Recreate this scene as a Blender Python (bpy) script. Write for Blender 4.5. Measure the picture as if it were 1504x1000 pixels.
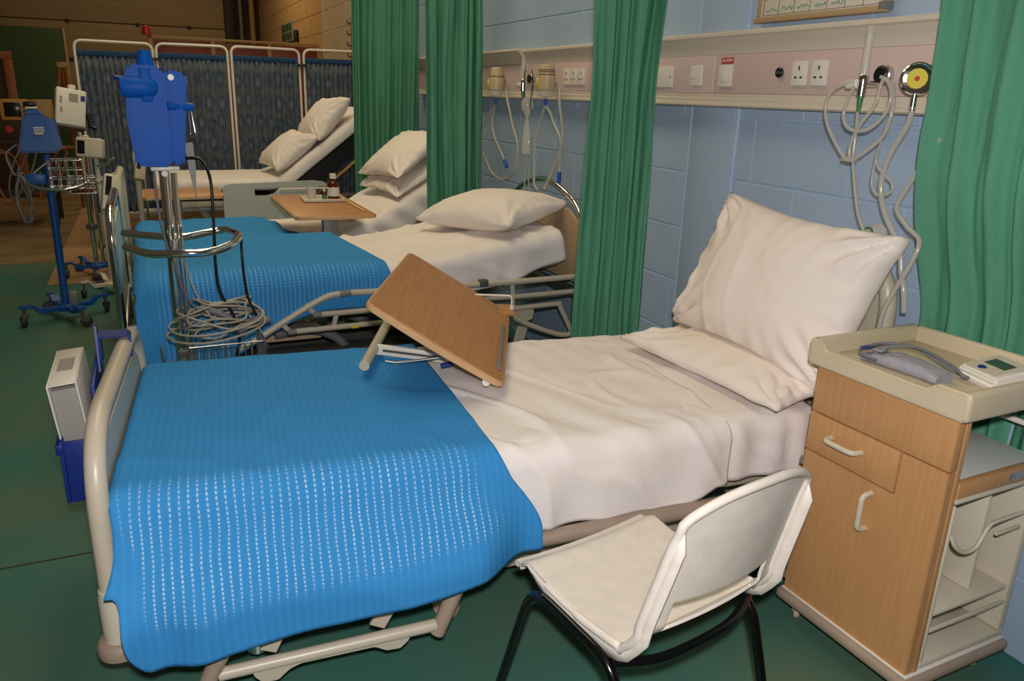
import bpy, bmesh, math, random
from mathutils import Vector, Matrix, noise
random.seed(7)
for o in list(bpy.data.objects): bpy.data.objects.remove(o)
scene = bpy.context.scene
COL = scene.collection
PI = math.pi
def V(*a): return Vector(a)
def lerp(a, b, t): return a + (b - a) * t
def sstep(a, b, x):
    t = max(0.0, min(1.0, (x - a) / (b - a))) if a != b else float(x > a)
    return t * t * (3 - 2 * t)
# ------------------------------------------------------------------ camera
CAM_H = 1.5
cd = bpy.data.cameras.new('camera'); cam = bpy.data.objects.new('camera', cd); COL.objects.link(cam)
cd.sensor_width = 36; cd.lens = 1142 / 1504 * 36; cd.clip_start = 0.02; cd.clip_end = 100
rt = Vector((0.9098292, -0.41393605, 0.02945795)); dn = Vector((-0.09928249, -0.28604721, -0.95305822)); fw = Vector((0.40293152, 0.86419555, -0.30135071))
m = Matrix.Identity(4)
for i, c in enumerate((rt, -dn, -fw)):
    for r in range(3): m[r][i] = c[r]
m.translation = (0, 0, CAM_H); cam.matrix_world = m
scene.camera = cam
# ------------------------------------------------------------------ world and lights
w = bpy.data.worlds.new('hall_air'); scene.world = w; w.use_nodes = True
bg = w.node_tree.nodes['Background']; bg.inputs[0].default_value = (1.0, 0.80, 0.56, 1); bg.inputs[1].default_value = 0.055
def area(name, loc, size, power, color, rot=(0, 0, 0)):
    l = bpy.data.lights.new(name, 'AREA'); l.shape = 'RECTANGLE'; l.size, l.size_y = size; l.energy = power; l.color = color
    o = bpy.data.objects.new(name, l); COL.objects.link(o); o.location = loc; o.rotation_euler = rot; return o
fl = bpy.data.lights.new('camera_flash', 'SPOT'); fl.energy = 152; fl.color = (1.0, 0.95, 0.95); fl.shadow_soft_size = 0.03; fl.spot_size = math.radians(100); fl.spot_blend = 0.6
flo = bpy.data.objects.new('camera_flash', fl); COL.objects.link(flo); flo.location = (0.01, -0.03, CAM_H + 0.13)
flo.rotation_euler = fw.to_track_quat('-Z', 'Y').to_euler()
WARM = (1.0, 0.82, 0.54)
area('hall_lamp_bays', (0.5, 3.9, 4.2), (1.2, 3.0), 56, WARM)
area('hall_lamp_far_bays', (0.6, 7.0, 4.2), (1.2, 2.0), 38, WARM)
area('hall_lamp_back', (0.9, 11.8, 4.4), (1.0, 1.5), 46, (1.0, 0.72, 0.38))
vs = scene.view_settings; vs.view_transform = 'Standard'; vs.look = 'None'; vs.exposure = 0.0; vs.gamma = 1.0; vs.use_curve_mapping = False
# ------------------------------------------------------------------ materials
MATS = {}
def srgb(r, g, b):
    f = lambda c: (c / 255 / 12.92) if c / 255 <= 0.04045 else ((c / 255 + 0.055) / 1.055) ** 2.4
    return (f(r), f(g), f(b), 1)
def mat(name, col, rough=0.5, metal=0.0, var=0.0, vscale=8.0, bump=0.0, bscale=60.0, col2=None, stretch=None, trans=0.0, alpha=1.0, spec=0.5, sheen=0.0, detail=4.0):
    if name in MATS: return MATS[name]
    mt = bpy.data.materials.new(name); mt.use_nodes = True; nt = mt.node_tree; b = nt.nodes['Principled BSDF']
    b.inputs['Base Color'].default_value = col; b.inputs['Roughness'].default_value = rough; b.inputs['Metallic'].default_value = metal
    b.inputs['Specular IOR Level'].default_value = spec
    if trans: b.inputs['Transmission Weight'].default_value = trans
    if alpha < 1: b.inputs['Alpha'].default_value = alpha
    if sheen: b.inputs['Sheen Weight'].default_value = sheen
    if var or bump or col2:
        tc = nt.nodes.new('ShaderNodeTexCoord'); src = tc.outputs['Object']
        if stretch:
            mp = nt.nodes.new('ShaderNodeMapping'); mp.inputs['Scale'].default_value = stretch; nt.links.new(src, mp.inputs[0]); src = mp.outputs[0]
        n = nt.nodes.new('ShaderNodeTexNoise'); n.inputs['Scale'].default_value = vscale; n.inputs['Detail'].default_value = detail; nt.links.new(src, n.inputs['Vector'])
        if var or col2:
            rp = nt.nodes.new('ShaderNodeValToRGB'); rp.color_ramp.elements[0].position = 0.3; rp.color_ramp.elements[1].position = 0.7
            c2 = col2 or tuple(min(1, c * (1 + var)) for c in col[:3]) + (1,)
            c1 = col if col2 else tuple(c * (1 - var) for c in col[:3]) + (1,)
            rp.color_ramp.elements[0].color = c1; rp.color_ramp.elements[1].color = c2
            nt.links.new(n.outputs['Fac'], rp.inputs[0]); nt.links.new(rp.outputs[0], b.inputs['Base Color'])
        if bump:
            n2 = nt.nodes.new('ShaderNodeTexNoise'); n2.inputs['Scale'].default_value = bscale; n2.inputs['Detail'].default_value = 3; nt.links.new(src, n2.inputs['Vector'])
            bp = nt.nodes.new('ShaderNodeBump'); bp.inputs['Strength'].default_value = bump; bp.inputs['Distance'].default_value = 0.01
            nt.links.new(n2.outputs['Fac'], bp.inputs['Height']); nt.links.new(bp.outputs[0], b.inputs['Normal'])
    MATS[name] = mt; return mt
M_GREENFLOOR = mat('green_floor_paint', srgb(44, 114, 104), 0.45, var=0.0, vscale=1.3, col2=srgb(88, 112, 90), bump=0.08, bscale=25, detail=8)
M_CONCRETE = mat('bare_concrete', srgb(104, 84, 58), 0.7, vscale=1.6, col2=srgb(140, 118, 84), bump=0.1, bscale=20, stretch=(0.8, 1.6, 1), detail=8)
M_HARDBOARD = mat('hardboard', srgb(168, 134, 96), 0.7, var=0.08, vscale=3)
M_BLUEBLOCK = mat('blue_block_paint', srgb(164, 186, 210), 0.5, var=0.035, vscale=5, bump=0.16, bscale=45)
M_BLUEMORTAR = mat('blue_joint_paint', srgb(168, 194, 220), 0.55, var=0.04, vscale=12, bump=0.2, bscale=60)
M_CREAMBLOCK = mat('cream_block_paint', srgb(214, 196, 160), 0.6, var=0.05, vscale=6, bump=0.2, bscale=40)
M_CREAMMORTAR = mat('cream_joint_paint', srgb(222, 206, 172), 0.6)
M_TANBLOCK = mat('tan_block_paint', srgb(206, 168, 112), 0.65, var=0.05, vscale=5, bump=0.2, bscale=40)
M_TANMORTAR = mat('tan_joint_paint', srgb(196, 158, 104), 0.65)
M_DOORPANEL = mat('beige_door_panel', srgb(168, 146, 108), 0.6, var=0.05, vscale=2, stretch=(0.4, 1, 6))
M_DARKWALL = mat('dark_brown_wall', srgb(60, 44, 28), 0.8, var=0.2, vscale=3)
M_STEELDARK = mat('dark_steel', srgb(38, 32, 26), 0.6)
M_BEECH = mat('beech_laminate', srgb(190, 140, 90), 0.42, vscale=7, col2=srgb(200, 152, 100), stretch=(14, 14, 0.9), detail=5)
M_TABLETOP = mat('tabletop_laminate', srgb(176, 122, 76), 0.45, vscale=6, col2=srgb(192, 138, 88), stretch=(16, 0.9, 16), detail=5)
M_EDGEWOOD = mat('pale_edge_wood', srgb(206, 166, 118), 0.5, var=0.06, vscale=10)
M_TRUNK = mat('cream_trunking', srgb(212, 202, 184), 0.45)
M_PINK = mat('pink_panel', srgb(208, 186, 180), 0.5, var=0.02, vscale=4)
M_WHITEP = mat('white_plastic', srgb(226, 222, 210), 0.35)
M_CREAMP = mat('cream_plastic', srgb(206, 198, 176), 0.38, var=0.02, vscale=4)
M_TRAYTOP = mat('tray_plastic', srgb(206, 192, 162), 0.4, var=0.03, vscale=6)
M_BEIGE = mat('beige_painted_steel', srgb(194, 184, 164), 0.36, var=0.03, vscale=7)
M_BEIGED = mat('worn_brown_plastic', srgb(160, 142, 124), 0.5, var=0.08, vscale=10)
M_GREY = mat('grey_plastic', srgb(122, 122, 120), 0.45)
M_DGREY = mat('dark_grey_steel', srgb(84, 82, 78), 0.45)
M_BLACK = mat('black_plastic', srgb(16, 16, 17), 0.4)
M_BLACKGLOSS = mat('black_gloss_paint', srgb(10, 10, 11), 0.2)
M_CHROME = mat('chrome', (0.82, 0.80, 0.76, 1), 0.12, 1.0)
M_STEEL = mat('brushed_steel', (0.6, 0.59, 0.56, 1), 0.32, 1.0)
M_SHEET = mat('white_cotton', srgb(238, 231, 226), 0.85, var=0.02, vscale=5, bump=0.12, bscale=55, spec=0.15)
M_PILLOW = mat('pillow_cotton', srgb(238, 229, 220), 0.85, var=0.02, vscale=5, bump=0.10, bscale=40, spec=0.15)
M_MATT = mat('mattress_cover', srgb(196, 188, 176), 0.7)
M_CURTAIN = mat('green_curtain_cloth', srgb(88, 152, 122), 0.75, var=0.05, vscale=9, bump=0.15, bscale=70, spec=0.25, stretch=(4, 4, 0.6))
M_BLUEPL = mat('blue_plastic', srgb(10, 88, 182), 0.5, var=0.04, vscale=4, spec=0.2)
M_BLUEDK = mat('dark_blue_plastic', srgb(22, 48, 128), 0.42)
M_BLUEST = mat('blue_stand_paint', srgb(18, 78, 150), 0.4)
M_CHAIR = mat('white_polypropylene', srgb(226, 218, 206), 0.42, vscale=26, col2=srgb(216, 208, 196), bump=0.05, bscale=180)
M_GREENBOARD = mat('green_board', srgb(46, 72, 36), 0.8, var=0.06, vscale=3)
M_ORANGEWOOD = mat('orange_wood', srgb(148, 88, 44), 0.55, var=0.15, vscale=6, stretch=(2, 2, 12))
M_REDWOOD = mat('red_brown_panel', srgb(122, 48, 26), 0.55, var=0.08, vscale=5)
M_FRAMEWOOD = mat('pale_frame_wood', srgb(176, 140, 86), 0.55)
M_YELLOW = mat('yellow_dial', srgb(214, 196, 56), 0.4)
M_RED = mat('red_plastic', srgb(190, 30, 36), 0.45)
M_AMBER = mat('amber_glass', srgb(84, 30, 10), 0.12)
M_TUBE = mat('clear_grey_tube', srgb(206, 202, 190), 0.15, alpha=0.55)
M_CABLE = mat('grey_beige_cable', srgb(168, 160, 142), 0.45)
M_HOSE = mat('grey_hose', srgb(110, 112, 118), 0.5)
M_BLUECONN = mat('blue_connector', srgb(20, 80, 190), 0.4)
M_GREENCONN = mat('green_connector', srgb(60, 130, 84), 0.4)
M_VAC = mat('beige_vacuum_body', srgb(202, 180, 138), 0.38)
M_CUFF = mat('grey_cuff_cloth', srgb(160, 158, 166), 0.8, var=0.12, vscale=30)
M_LCD = mat('green_lcd', srgb(58, 84, 70), 0.25)
M_LCDD = mat('dark_screen', srgb(26, 26, 30), 0.2)
M_WHITEB = mat('whiteboard_face', srgb(224, 216, 196), 0.35)
M_BOARDFR = mat('whiteboard_frame', srgb(178, 152, 112), 0.45)
M_INKB = mat('black_ink', srgb(50, 36, 36), 0.7)
M_INKG = mat('green_ink', srgb(96, 156, 140), 0.7)
M_LINE = mat('grid_line', srgb(110, 98, 84), 0.7)
M_AGED = mat('aged_yellow_plastic', srgb(190, 140, 62), 0.5)
M_CLEAR = mat('clear_plastic', srgb(226, 224, 214), 0.12, alpha=0.42)
M_SCUFF = mat('dark_scuff', srgb(120, 116, 112), 0.7)
M_GREYLABEL = mat('print_grey', srgb(150, 148, 140), 0.6)
M_RUBBER = mat('dark_rubber', srgb(46, 42, 38), 0.6)
M_BLANK = mat('beige_laminate', srgb(198, 172, 138), 0.5, var=0.02)
M_PANELGREY = mat('pale_green_panel', srgb(202, 209, 200), 0.45)
M_BLANKETDARK = None

def blanket_material(name, base, hole, spacing=0.020):
    mt = bpy.data.materials.new(name); mt.use_nodes = True; nt = mt.node_tree; b = nt.nodes['Principled BSDF']
    N = lambda t: nt.nodes.new(t); L = nt.links.new
    uv = N('ShaderNodeUVMap'); uv.uv_map = 'UVMap'
    at = N('ShaderNodeAttribute'); at.attribute_name = 'cells'
    sp = N('ShaderNodeSeparateXYZ'); L(uv.outputs[0], sp.inputs[0])
    nz = N('ShaderNodeTexNoise'); nz.inputs['Scale'].default_value = 9; L(uv.outputs[0], nz.inputs['Vector'])
    def math_(op, a, bb=None, c=None):
        n = N('ShaderNodeMath'); n.operation = op
        for i, x in enumerate((a, bb, c)):
            if x is None: continue
            if isinstance(x, (int, float)): n.inputs[i].default_value = x
            else: L(x, n.inputs[i])
        return n.outputs[0]
    u = math_('ADD', sp.outputs[0], math_('MULTIPLY', nz.outputs[0], 0.012))
    col = math_('SINE', math_('MULTIPLY', u, 2 * PI / spacing))
    row = math_('SINE', math_('MULTIPLY', sp.outputs[1], 2 * PI / 0.0085))
    cs = math_('MULTIPLY', math_('GREATER_THAN', col, 0.76), math_('GREATER_THAN', row, -0.35))
    n2 = N('ShaderNodeTexNoise'); n2.inputs['Scale'].default_value = 14; n2.inputs['Detail'].default_value = 3; L(uv.outputs[0], n2.inputs['Vector'])
    cellmask = math_('MULTIPLY', math_('MULTIPLY', cs, at.outputs['Fac']), math_('MULTIPLY_ADD', n2.outputs[0], 1.6, -0.1))
    cl = N('ShaderNodeClamp'); L(cellmask, cl.inputs[0])
    n3 = N('ShaderNodeTexNoise'); n3.inputs['Scale'].default_value = 240; L(uv.outputs[0], n3.inputs['Vector'])
    basev = N('ShaderNodeMix'); basev.data_type = 'RGBA'; basev.inputs['A'].default_value = tuple(c * 0.82 for c in base[:3]) + (1,); basev.inputs['B'].default_value = tuple(min(1, c * 1.14) for c in base[:3]) + (1,)
    L(math_('MULTIPLY_ADD', col, 0.07, n3.outputs[0]), basev.inputs['Factor'])
    mx = N('ShaderNodeMix'); mx.data_type = 'RGBA'; L(cl.outputs[0], mx.inputs['Factor']); L(basev.outputs['Result'], mx.inputs['A']); mx.inputs['B'].default_value = hole
    L(mx.outputs['Result'], b.inputs['Base Color'])
    b.inputs['Roughness'].default_value = 0.9; b.inputs['Specular IOR Level'].default_value = 0.1
    bp = N('ShaderNodeBump'); bp.inputs['Strength'].default_value = 0.14; bp.inputs['Distance'].default_value = 0.004
    L(math_('ADD', math_('MULTIPLY', col, 0.5), n3.outputs[0]), bp.inputs['Height']); L(bp.outputs[0], b.inputs['Normal'])
    return mt
M_BLANKET = blanket_material('blue_cellular_blanket', srgb(58, 142, 206), srgb(184, 210, 228))

def screen_cloth_material():
    mt = bpy.data.materials.new('blue_patterned_screen_cloth'); mt.use_nodes = True; nt = mt.node_tree; b = nt.nodes['Principled BSDF']
    N = lambda t: nt.nodes.new(t); L = nt.links.new
    uv = N('ShaderNodeUVMap'); uv.uv_map = 'UVMap'; mp = N('ShaderNodeMapping'); L(uv.outputs[0], mp.inputs[0]); mp.inputs['Scale'].default_value = (8.0, 5.0, 1)
    v = N('ShaderNodeTexVoronoi'); v.inputs['Scale'].default_value = 1.0; v.inputs['Randomness'].default_value = 0.25; L(mp.outputs[0], v.inputs['Vector'])
    r1 = N('ShaderNodeValToRGB'); e = r1.color_ramp.elements; e[0].position = 0.08; e[0].color = srgb(138, 150, 160); e[1].position = 0.30; e[1].color = srgb(46, 72, 104)
    x = r1.color_ramp.elements.new(0.55); x.color = srgb(104, 108, 110); L(v.outputs['Distance'], r1.inputs[0])
    mp2 = N('ShaderNodeMapping'); mp2.inputs['Scale'].default_value = (60, 16, 1); L(uv.outputs[0], mp2.inputs[0])
    n = N('ShaderNodeTexNoise'); n.inputs['Scale'].default_value = 1.0; n.inputs['Detail'].default_value = 3; L(mp2.outputs[0], n.inputs['Vector'])
    r2 = N('ShaderNodeValToRGB'); r2.color_ramp.elements[0].position = 0.35; r2.color_ramp.elements[1].position = 0.65; r2.color_ramp.elements[0].color = srgb(58, 80, 108); r2.color_ramp.elements[1].color = srgb(112, 114, 114); L(n.outputs[0], r2.inputs[0])
    mx = N('ShaderNodeMix'); mx.data_type = 'RGBA'; mx.inputs['Factor'].default_value = 0.5; L(r1.outputs[0], mx.inputs['A']); L(r2.outputs[0], mx.inputs['B'])
    L(mx.outputs['Result'], b.inputs['Base Color']); b.inputs['Roughness'].default_value = 0.85; b.inputs['Specular IOR Level'].default_value = 0.15
    return mt
M_SCREEN = screen_cloth_material()
M_SCREENHEM = mat('blue_gathered_hem', srgb(34, 72, 112), 0.85, var=0.15, vscale=40, stretch=(3, 3, 0.4))
# ------------------------------------------------------------------ mesh helpers
def xf(bm, verts, mtx): bmesh.ops.transform(bm, matrix=mtx, verts=verts)
def rotm(rx=0, ry=0, rz=0): return Matrix.Rotation(rz, 4, 'Z') @ Matrix.Rotation(ry, 4, 'Y') @ Matrix.Rotation(rx, 4, 'X')
def box(bm, lo, hi, bev=0.0, seg=2, mtx=None):
    b2 = bmesh.new(); bmesh.ops.create_cube(b2, size=1)
    c = [(lo[i] + hi[i]) / 2 for i in range(3)]; s = [abs(hi[i] - lo[i]) for i in range(3)]
    for v in b2.verts: v.co = Vector((c[0] + v.co.x * s[0], c[1] + v.co.y * s[1], c[2] + v.co.z * s[2]))
    if bev > 0: bmesh.ops.bevel(b2, geom=b2.edges[:], offset=min(bev, min(s) * 0.49), segments=seg, affect='EDGES', profile=0.5)
    return merge(bm, b2, mtx)
def merge(bm, b2, mtx=None):
    if mtx is not None: bmesh.ops.transform(b2, matrix=mtx, verts=b2.verts[:])
    mp = {}
    for v in b2.verts: mp[v] = bm.verts.new(v.co)
    for f in b2.faces:
        try: bm.faces.new([mp[v] for v in f.verts])
        except ValueError: pass
    out = list(mp.values()); b2.free(); return out
def catmull(pts, n=8, closed=False):
    P = [Vector(p) for p in pts]; out = []; k = len(P)
    rng = range(k if closed else k - 1)
    for i in rng:
        g = (lambda j: P[j % k]) if closed else (lambda j: P[max(0, min(k - 1, j))])
        a, b, c, d = g(i - 1), g(i), g(i + 1), g(i + 2)
        for q in range(n):
            t = q / n; out.append(0.5 * ((2 * b) + (c - a) * t + (2 * a - 5 * b + 4 * c - d) * t * t + (3 * b - a - 3 * c + d) * t ** 3))
    if not closed: out.append(P[-1])
    return out
def fillet(pts, r, n=5):
    P = [Vector(p) for p in pts]; out = [P[0]]
    for i in range(1, len(P) - 1):
        a, b, c = P[i - 1], P[i], P[i + 1]; d1 = (a - b); d2 = (c - b); rr = min(r, d1.length * 0.49, d2.length * 0.49)
        p1 = b + d1.normalized() * rr; p2 = b + d2.normalized() * rr
        for q in range(n + 1):
            t = q / n; out.append((1 - t) ** 2 * p1 + 2 * t * (1 - t) * b + t * t * p2)
    out.append(P[-1]); return out
def tube(bm, pts, r, seg=10, closed=False, cap=True, mtx=None):
    P = [Vector(p) for p in pts]
    if mtx is not None: P = [mtx @ p for p in P]
    k = len(P); rings = []; up = None
    for i in range(k):
        if closed: t = P[(i + 1) % k] - P[i - 1]
        else: t = P[min(k - 1, i + 1)] - P[max(0, i - 1)]
        if t.length < 1e-9: t = Vector((0, 0, 1))
        t.normalize()
        if up is None: up = Vector((0, 0, 1)) if abs(t.z) < 0.9 else Vector((1, 0, 0))
        n = up - t * up.dot(t)
        if n.length < 1e-6: n = t.orthogonal()
        n.normalize(); b = t.cross(n); up = n
        rr = r[i] if isinstance(r, (list, tuple)) else r
        rings.append([bm.verts.new(P[i] + (n * math.cos(2 * PI * q / seg) + b * math.sin(2 * PI * q / seg)) * rr) for q in range(seg)])
    for i in range(k if closed else k - 1):
        A = rings[i]; B = rings[(i + 1) % k]
        for q in range(seg):
            bm.faces.new((A[q], A[(q + 1) % seg], B[(q + 1) % seg], B[q]))
    if cap and not closed:
        bm.faces.new(rings[0][::-1]); bm.faces.new(rings[-1])
def lathe(bm, prof, seg=24, mtx=None):
    b2 = bmesh.new(); rings = []
    for r, z in prof:
        if r < 1e-5: rings.append([b2.verts.new((0, 0, z))])
        else: rings.append([b2.verts.new((r * math.cos(2 * PI * q / seg), r * math.sin(2 * PI * q / seg), z)) for q in range(seg)])
    for A, B in zip(rings, rings[1:]):
        for q in range(seg):
            q2 = (q + 1) % seg
            if len(A) == 1 and len(B) == 1: continue
            if len(A) == 1: b2.faces.new((A[0], B[q2], B[q]))
            elif len(B) == 1: b2.faces.new((A[q], A[q2], B[0]))
            else: b2.faces.new((A[q], A[q2], B[q2], B[q]))
    if len(rings[0]) > 1: b2.faces.new(rings[0][::-1])
    if len(rings[-1]) > 1: b2.faces.new(rings[-1])
    bmesh.ops.recalc_face_normals(b2, faces=b2.faces[:])
    return merge(bm, b2, mtx)
def cyl(bm, a, b, r, seg=16, bev=0.0):
    a = Vector(a); b = Vector(b); d = b - a; L = d.length
    prof = [(0, 0), (r, 0), (r, L), (0, L)] if not bev else [(0, 0), (r - bev, 0), (r, bev), (r, L - bev), (r - bev, L), (0, L)]
    lathe(bm, prof, seg, Matrix.Translation(a) @ d.to_track_quat('Z', 'Y').to_matrix().to_4x4())
def prism(bm, poly, a, b, axis='Y', bev=0.0, mtx=None):
    """extrude a 2d polygon between a and b along an axis"""
    b2 = bmesh.new()
    def P(p, t): return {'Y': (p[0], t, p[1]), 'X': (t, p[0], p[1]), 'Z': (p[0], p[1], t)}[axis]
    A = [b2.verts.new(P(p, a)) for p in poly]; B = [b2.verts.new(P(p, b)) for p in poly]; k = len(poly)
    b2.faces.new(A); b2.faces.new(B[::-1])
    for i in range(k): b2.faces.new((A[i], B[i], B[(i + 1) % k], A[(i + 1) % k]))
    bmesh.ops.recalc_face_normals(b2, faces=b2.faces[:])
    if bev: bmesh.ops.bevel(b2, geom=b2.edges[:], offset=bev, segments=2, affect='EDGES')
    return merge(bm, b2, mtx)
def obj(name, bm, material, parent=None, loc=None, rot=None, smooth=True, angle=40):
    me = bpy.data.meshes.new(name); bmesh.ops.recalc_face_normals(bm, faces=bm.faces[:]); bm.to_mesh(me); bm.free()
    if smooth:
        me.shade_smooth(); me.set_sharp_from_angle(angle=math.radians(angle))
    me.materials.append(material)
    o = bpy.data.objects.new(name, me); COL.objects.link(o)
    if parent is not None: o.parent = parent
    if loc is not None: o.location = loc
    if rot is not None: o.rotation_euler = rot
    return o
def tag(o, label, cat, group=None):
    o['label'] = label; o['category'] = cat
    if group: o['group'] = group
    return o
def struct(o): o['kind'] = 'structure'; return o
def thing(name, label, cat, loc=(0, 0, 0), rz=0, group=None, rot=None):
    o = bpy.data.objects.new(name, None); COL.objects.link(o); o.location = loc; o.rotation_euler = rot or (0, 0, rz); o.empty_display_size = 0.1
    return tag(o, label, cat, group)
def B(): return bmesh.new()
def pbox(name, lo, hi, material, parent, bev=0.003, seg=2, mtx=None):
    bm = B(); box(bm, lo, hi, bev, seg, mtx); return obj(name, bm, material, parent)
def ptube(name, pts, r, material, parent, seg=10, closed=False):
    bm = B(); tube(bm, pts, r, seg, closed); return obj(name, bm, material, parent, angle=60)
def plathe(name, prof, material, parent, mtx=None, seg=24):
    bm = B(); lathe(bm, prof, seg, mtx); return obj(name, bm, material, parent)
def text_mesh(name, s, size, material, parent, mtx, ext=0.0004):
    cu = bpy.data.curves.new(name, 'FONT'); cu.body = s; cu.size = size; cu.extrude = ext; cu.align_x = 'CENTER'; cu.align_y = 'CENTER'
    t = bpy.data.objects.new(name + '_src', cu); COL.objects.link(t); bpy.context.view_layer.update()
    me = bpy.data.meshes.new_from_object(t.evaluated_get(bpy.context.evaluated_depsgraph_get())); bpy.data.objects.remove(t)
    me.name = name; me.transform(mtx); me.materials.clear(); me.materials.append(material)
    o = bpy.data.objects.new(name, me); COL.objects.link(o); o.parent = parent; return o
def nz(x, y, z=0.0): return noise.noise(Vector((x, y, z)))
WX = 2.12          # painted face of the right wall
# ------------------------------------------------------------------ setting: floor
bm = B(); box(bm, (-7, -2.5, -0.05), (WX + 0.02, 7.66, 0)); struct(obj('floor', bm, M_GREENFLOOR, smooth=False))
bm = B(); box(bm, (-7, 7.66, -0.05), (WX + 0.02, 16.2, -0.001)); struct(obj('floor_concrete', bm, M_CONCRETE, smooth=False))
# floor joint in the green paint
bm = B(); box(bm, (-3.5, 2.622, 0.0), (1.9, 2.630, 0.0012)); struct(obj('trim_1', bm, M_RUBBER, smooth=False))
# ------------------------------------------------------------------ setting: right wall of blocks
CH = 0.24; BL = 0.475
BLUE_END, CREAM_END = 7.4, 10.4
bm = B(); box(bm, (WX + 0.0035, -0.6, 0), (WX + 0.15, BLUE_END, 3.6)); wall = struct(obj('wall_right', bm, M_BLUEMORTAR, smooth=False))
def back_piece(name, y0, y1, material):
    bm = B(); box(bm, (WX + 0.0035, y0, 0), (WX + 0.15, y1, 3.6)); return obj(name, bm, material, wall, smooth=False)
back_piece('cream_wall_backing', BLUE_END, CREAM_END, M_CREAMMORTAR); back_piece('tan_wall_backing', CREAM_END, 16.2, M_TANMORTAR)
BLOCKS = {}
def block_mesh(ln, hh, material):
    k = (round(ln, 3), round(hh, 3), material.name)
    if k not in BLOCKS:
        bm = B(); g = 0.005
        box(bm, (0.0, g, g), (0.012, ln - g, hh - g), 0.002, 2)
        me = bpy.data.meshes.new('block'); bm.to_mesh(me); bm.free(); me.materials.append(material); BLOCKS[k] = me
    return BLOCKS[k]
nblock = 0
def put_block(y, z, ln, hh, material, jitter=True):
    global nblock
    o = bpy.data.objects.new('block', block_mesh(ln, hh, material)); COL.objects.link(o); o.parent = wall
    o.location = (WX + (random.uniform(-0.001, 0.001) if jitter else 0), y, z); nblock += 1
PIER0, PIER1 = 2.51, 2.80
def course(y0, y1, z, hh, off, material):
    y = y0
    first = BL * off if off else BL
    ln = first
    while y < y1 - 1e-4:
        ln = min(ln, y1 - y)
        if ln > 0.02: put_block(y, z, ln, hh, material)
        y += ln; ln = BL
for r in range(11):
    z = r * CH
    course(0.15, PIER0, z, CH, 0.75 if r % 2 else 0.25, M_BLUEBLOCK)
    course(PIER1, BLUE_END, z, CH, 0.62 if r % 2 else 0.12, M_BLUEBLOCK)
for r in range(7, 12):
    course(BLUE_END, CREAM_END, r * CH, CH, 0.5 if r % 2 else 0, M_CREAMBLOCK)
    course(CREAM_END, 16.0, r * CH, CH, 0.5 if r % 2 else 0, M_TANBLOCK)
pier = pbox('pier_panel', (WX - 0.012, PIER0 + 0.008, 0.0), (WX + 0.01, PIER1 - 0.008, 3.6), M_BLUEBLOCK, wall, 0.006)
for yy in (PIER0, PIER1):   # raised mastic beads either side of the pier
    bm = B(); tube(bm, [(WX - 0.003, yy, 0), (WX - 0.003, yy, 3.6)], 0.009, 8); obj('joint_bead', bm, M_BLUEMORTAR, wall)
# the wall's low courses behind the screens (never seen singly)
bm = B()
for r in range(7):
    y = BLUE_END + (0.24 if r % 2 else 0)
    while y < 15.8:
        box(bm, (WX - 0.003, y + 0.005, r * CH + 0.005), (WX + 0.01, y + BL - 0.005, r * CH + CH - 0.005)); y += BL
lw = obj('block_low_courses', bm, M_TANBLOCK, wall, smooth=False); lw['kind'] = 'stuff'
# ------------------------------------------------------------------ setting: back wall with sectional door
YB = 16.0
bm = B(); box(bm, (-7, YB, 0), (WX + 0.15, YB + 0.2, 5.0)); wb = struct(obj('wall_back', bm, M_DARKWALL, smooth=False))
door = B(); box(door, (-2.1, YB - 0.06, 0), (1.62, YB, 4.4)); door = struct(obj('door_1', door, M_STEELDARK, smooth=False))
z = 0.03; k = 0
while z < 4.2:
    h_ = 0.61
    bm = B(); box(bm, (-1.98, YB - 0.11, z), (1.50, YB - 0.05, z + h_ - 0.012), 0.012, 2)
    for q in (0.12, 0.24, 0.36, 0.48): box(bm, (-1.98, YB - 0.114, z + q), (1.50, YB - 0.108, z + q + 0.02), 0.003, 1)
    obj('door_panel', bm, M_DOORPANEL, door)
    for hx in (-1.0, 0.07, 0.9): pbox('hinge', (hx - 0.03, YB - 0.135, z + h_ - 0.035), (hx + 0.03, YB - 0.105, z + h_ + 0.02), M_STEELDARK, door)
    z += h_
for x0, x1 in ((-2.35, -2.0), (1.50, 1.66)):
    struct(pbox('trim_2' if x0 < 0 else 'trim_3', (x0, YB - 0.25, 0), (x1, YB - 0.02, 5.0), M_STEELDARK, None))
struct(ptube('trim_4', [(1.78, YB - 0.15, 0), (1.78, YB - 0.15, 5)], 0.035, M_GREY, None)); struct(ptube('trim_5', [(1.98, YB - 0.12, 0), (1.98, YB - 0.12, 5)], 0.05, M_FRAMEWOOD, None))
# ------------------------------------------------------------------ beds: helpers
def make_prof(z0, hinge=1.25, theta=0.0, L=2.0):
    """top line of a mattress: path position u -> (x, z, nx, nz); u below 0.05 turns down over the foot end"""
    N_ = 400; xs = [0.0]; zs = [z0]; an = [0.0]; th = math.radians(theta)
    for i in range(1, N_ + 1):
        u = 2.4 * i / N_; a = th * sstep(hinge - 0.10, hinge + 0.10, u); an.append(a)
        xs.append(xs[-1] + math.cos(a) * 2.4 / N_); zs.append(zs[-1] + math.sin(a) * 2.4 / N_)
    R = 0.05
    def prof(u):
        if u < R:
            a = (R - u) / R
            if a < PI / 2: return (R - R * math.sin(a), z0 - R * (1 - math.cos(a)), -math.sin(a), math.cos(a))
            return (0.0, z0 - R - R * (a - PI / 2), -1.0, 0.0)
        f = min(u / 2.4 * N_, N_ - 1e-6); i = int(f); t = f - i; a = lerp(an[i], an[i + 1], t)
        return (lerp(xs[i], xs[i + 1], t), lerp(zs[i], zs[i + 1], t), -math.sin(a), math.cos(a))
    return prof
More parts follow.
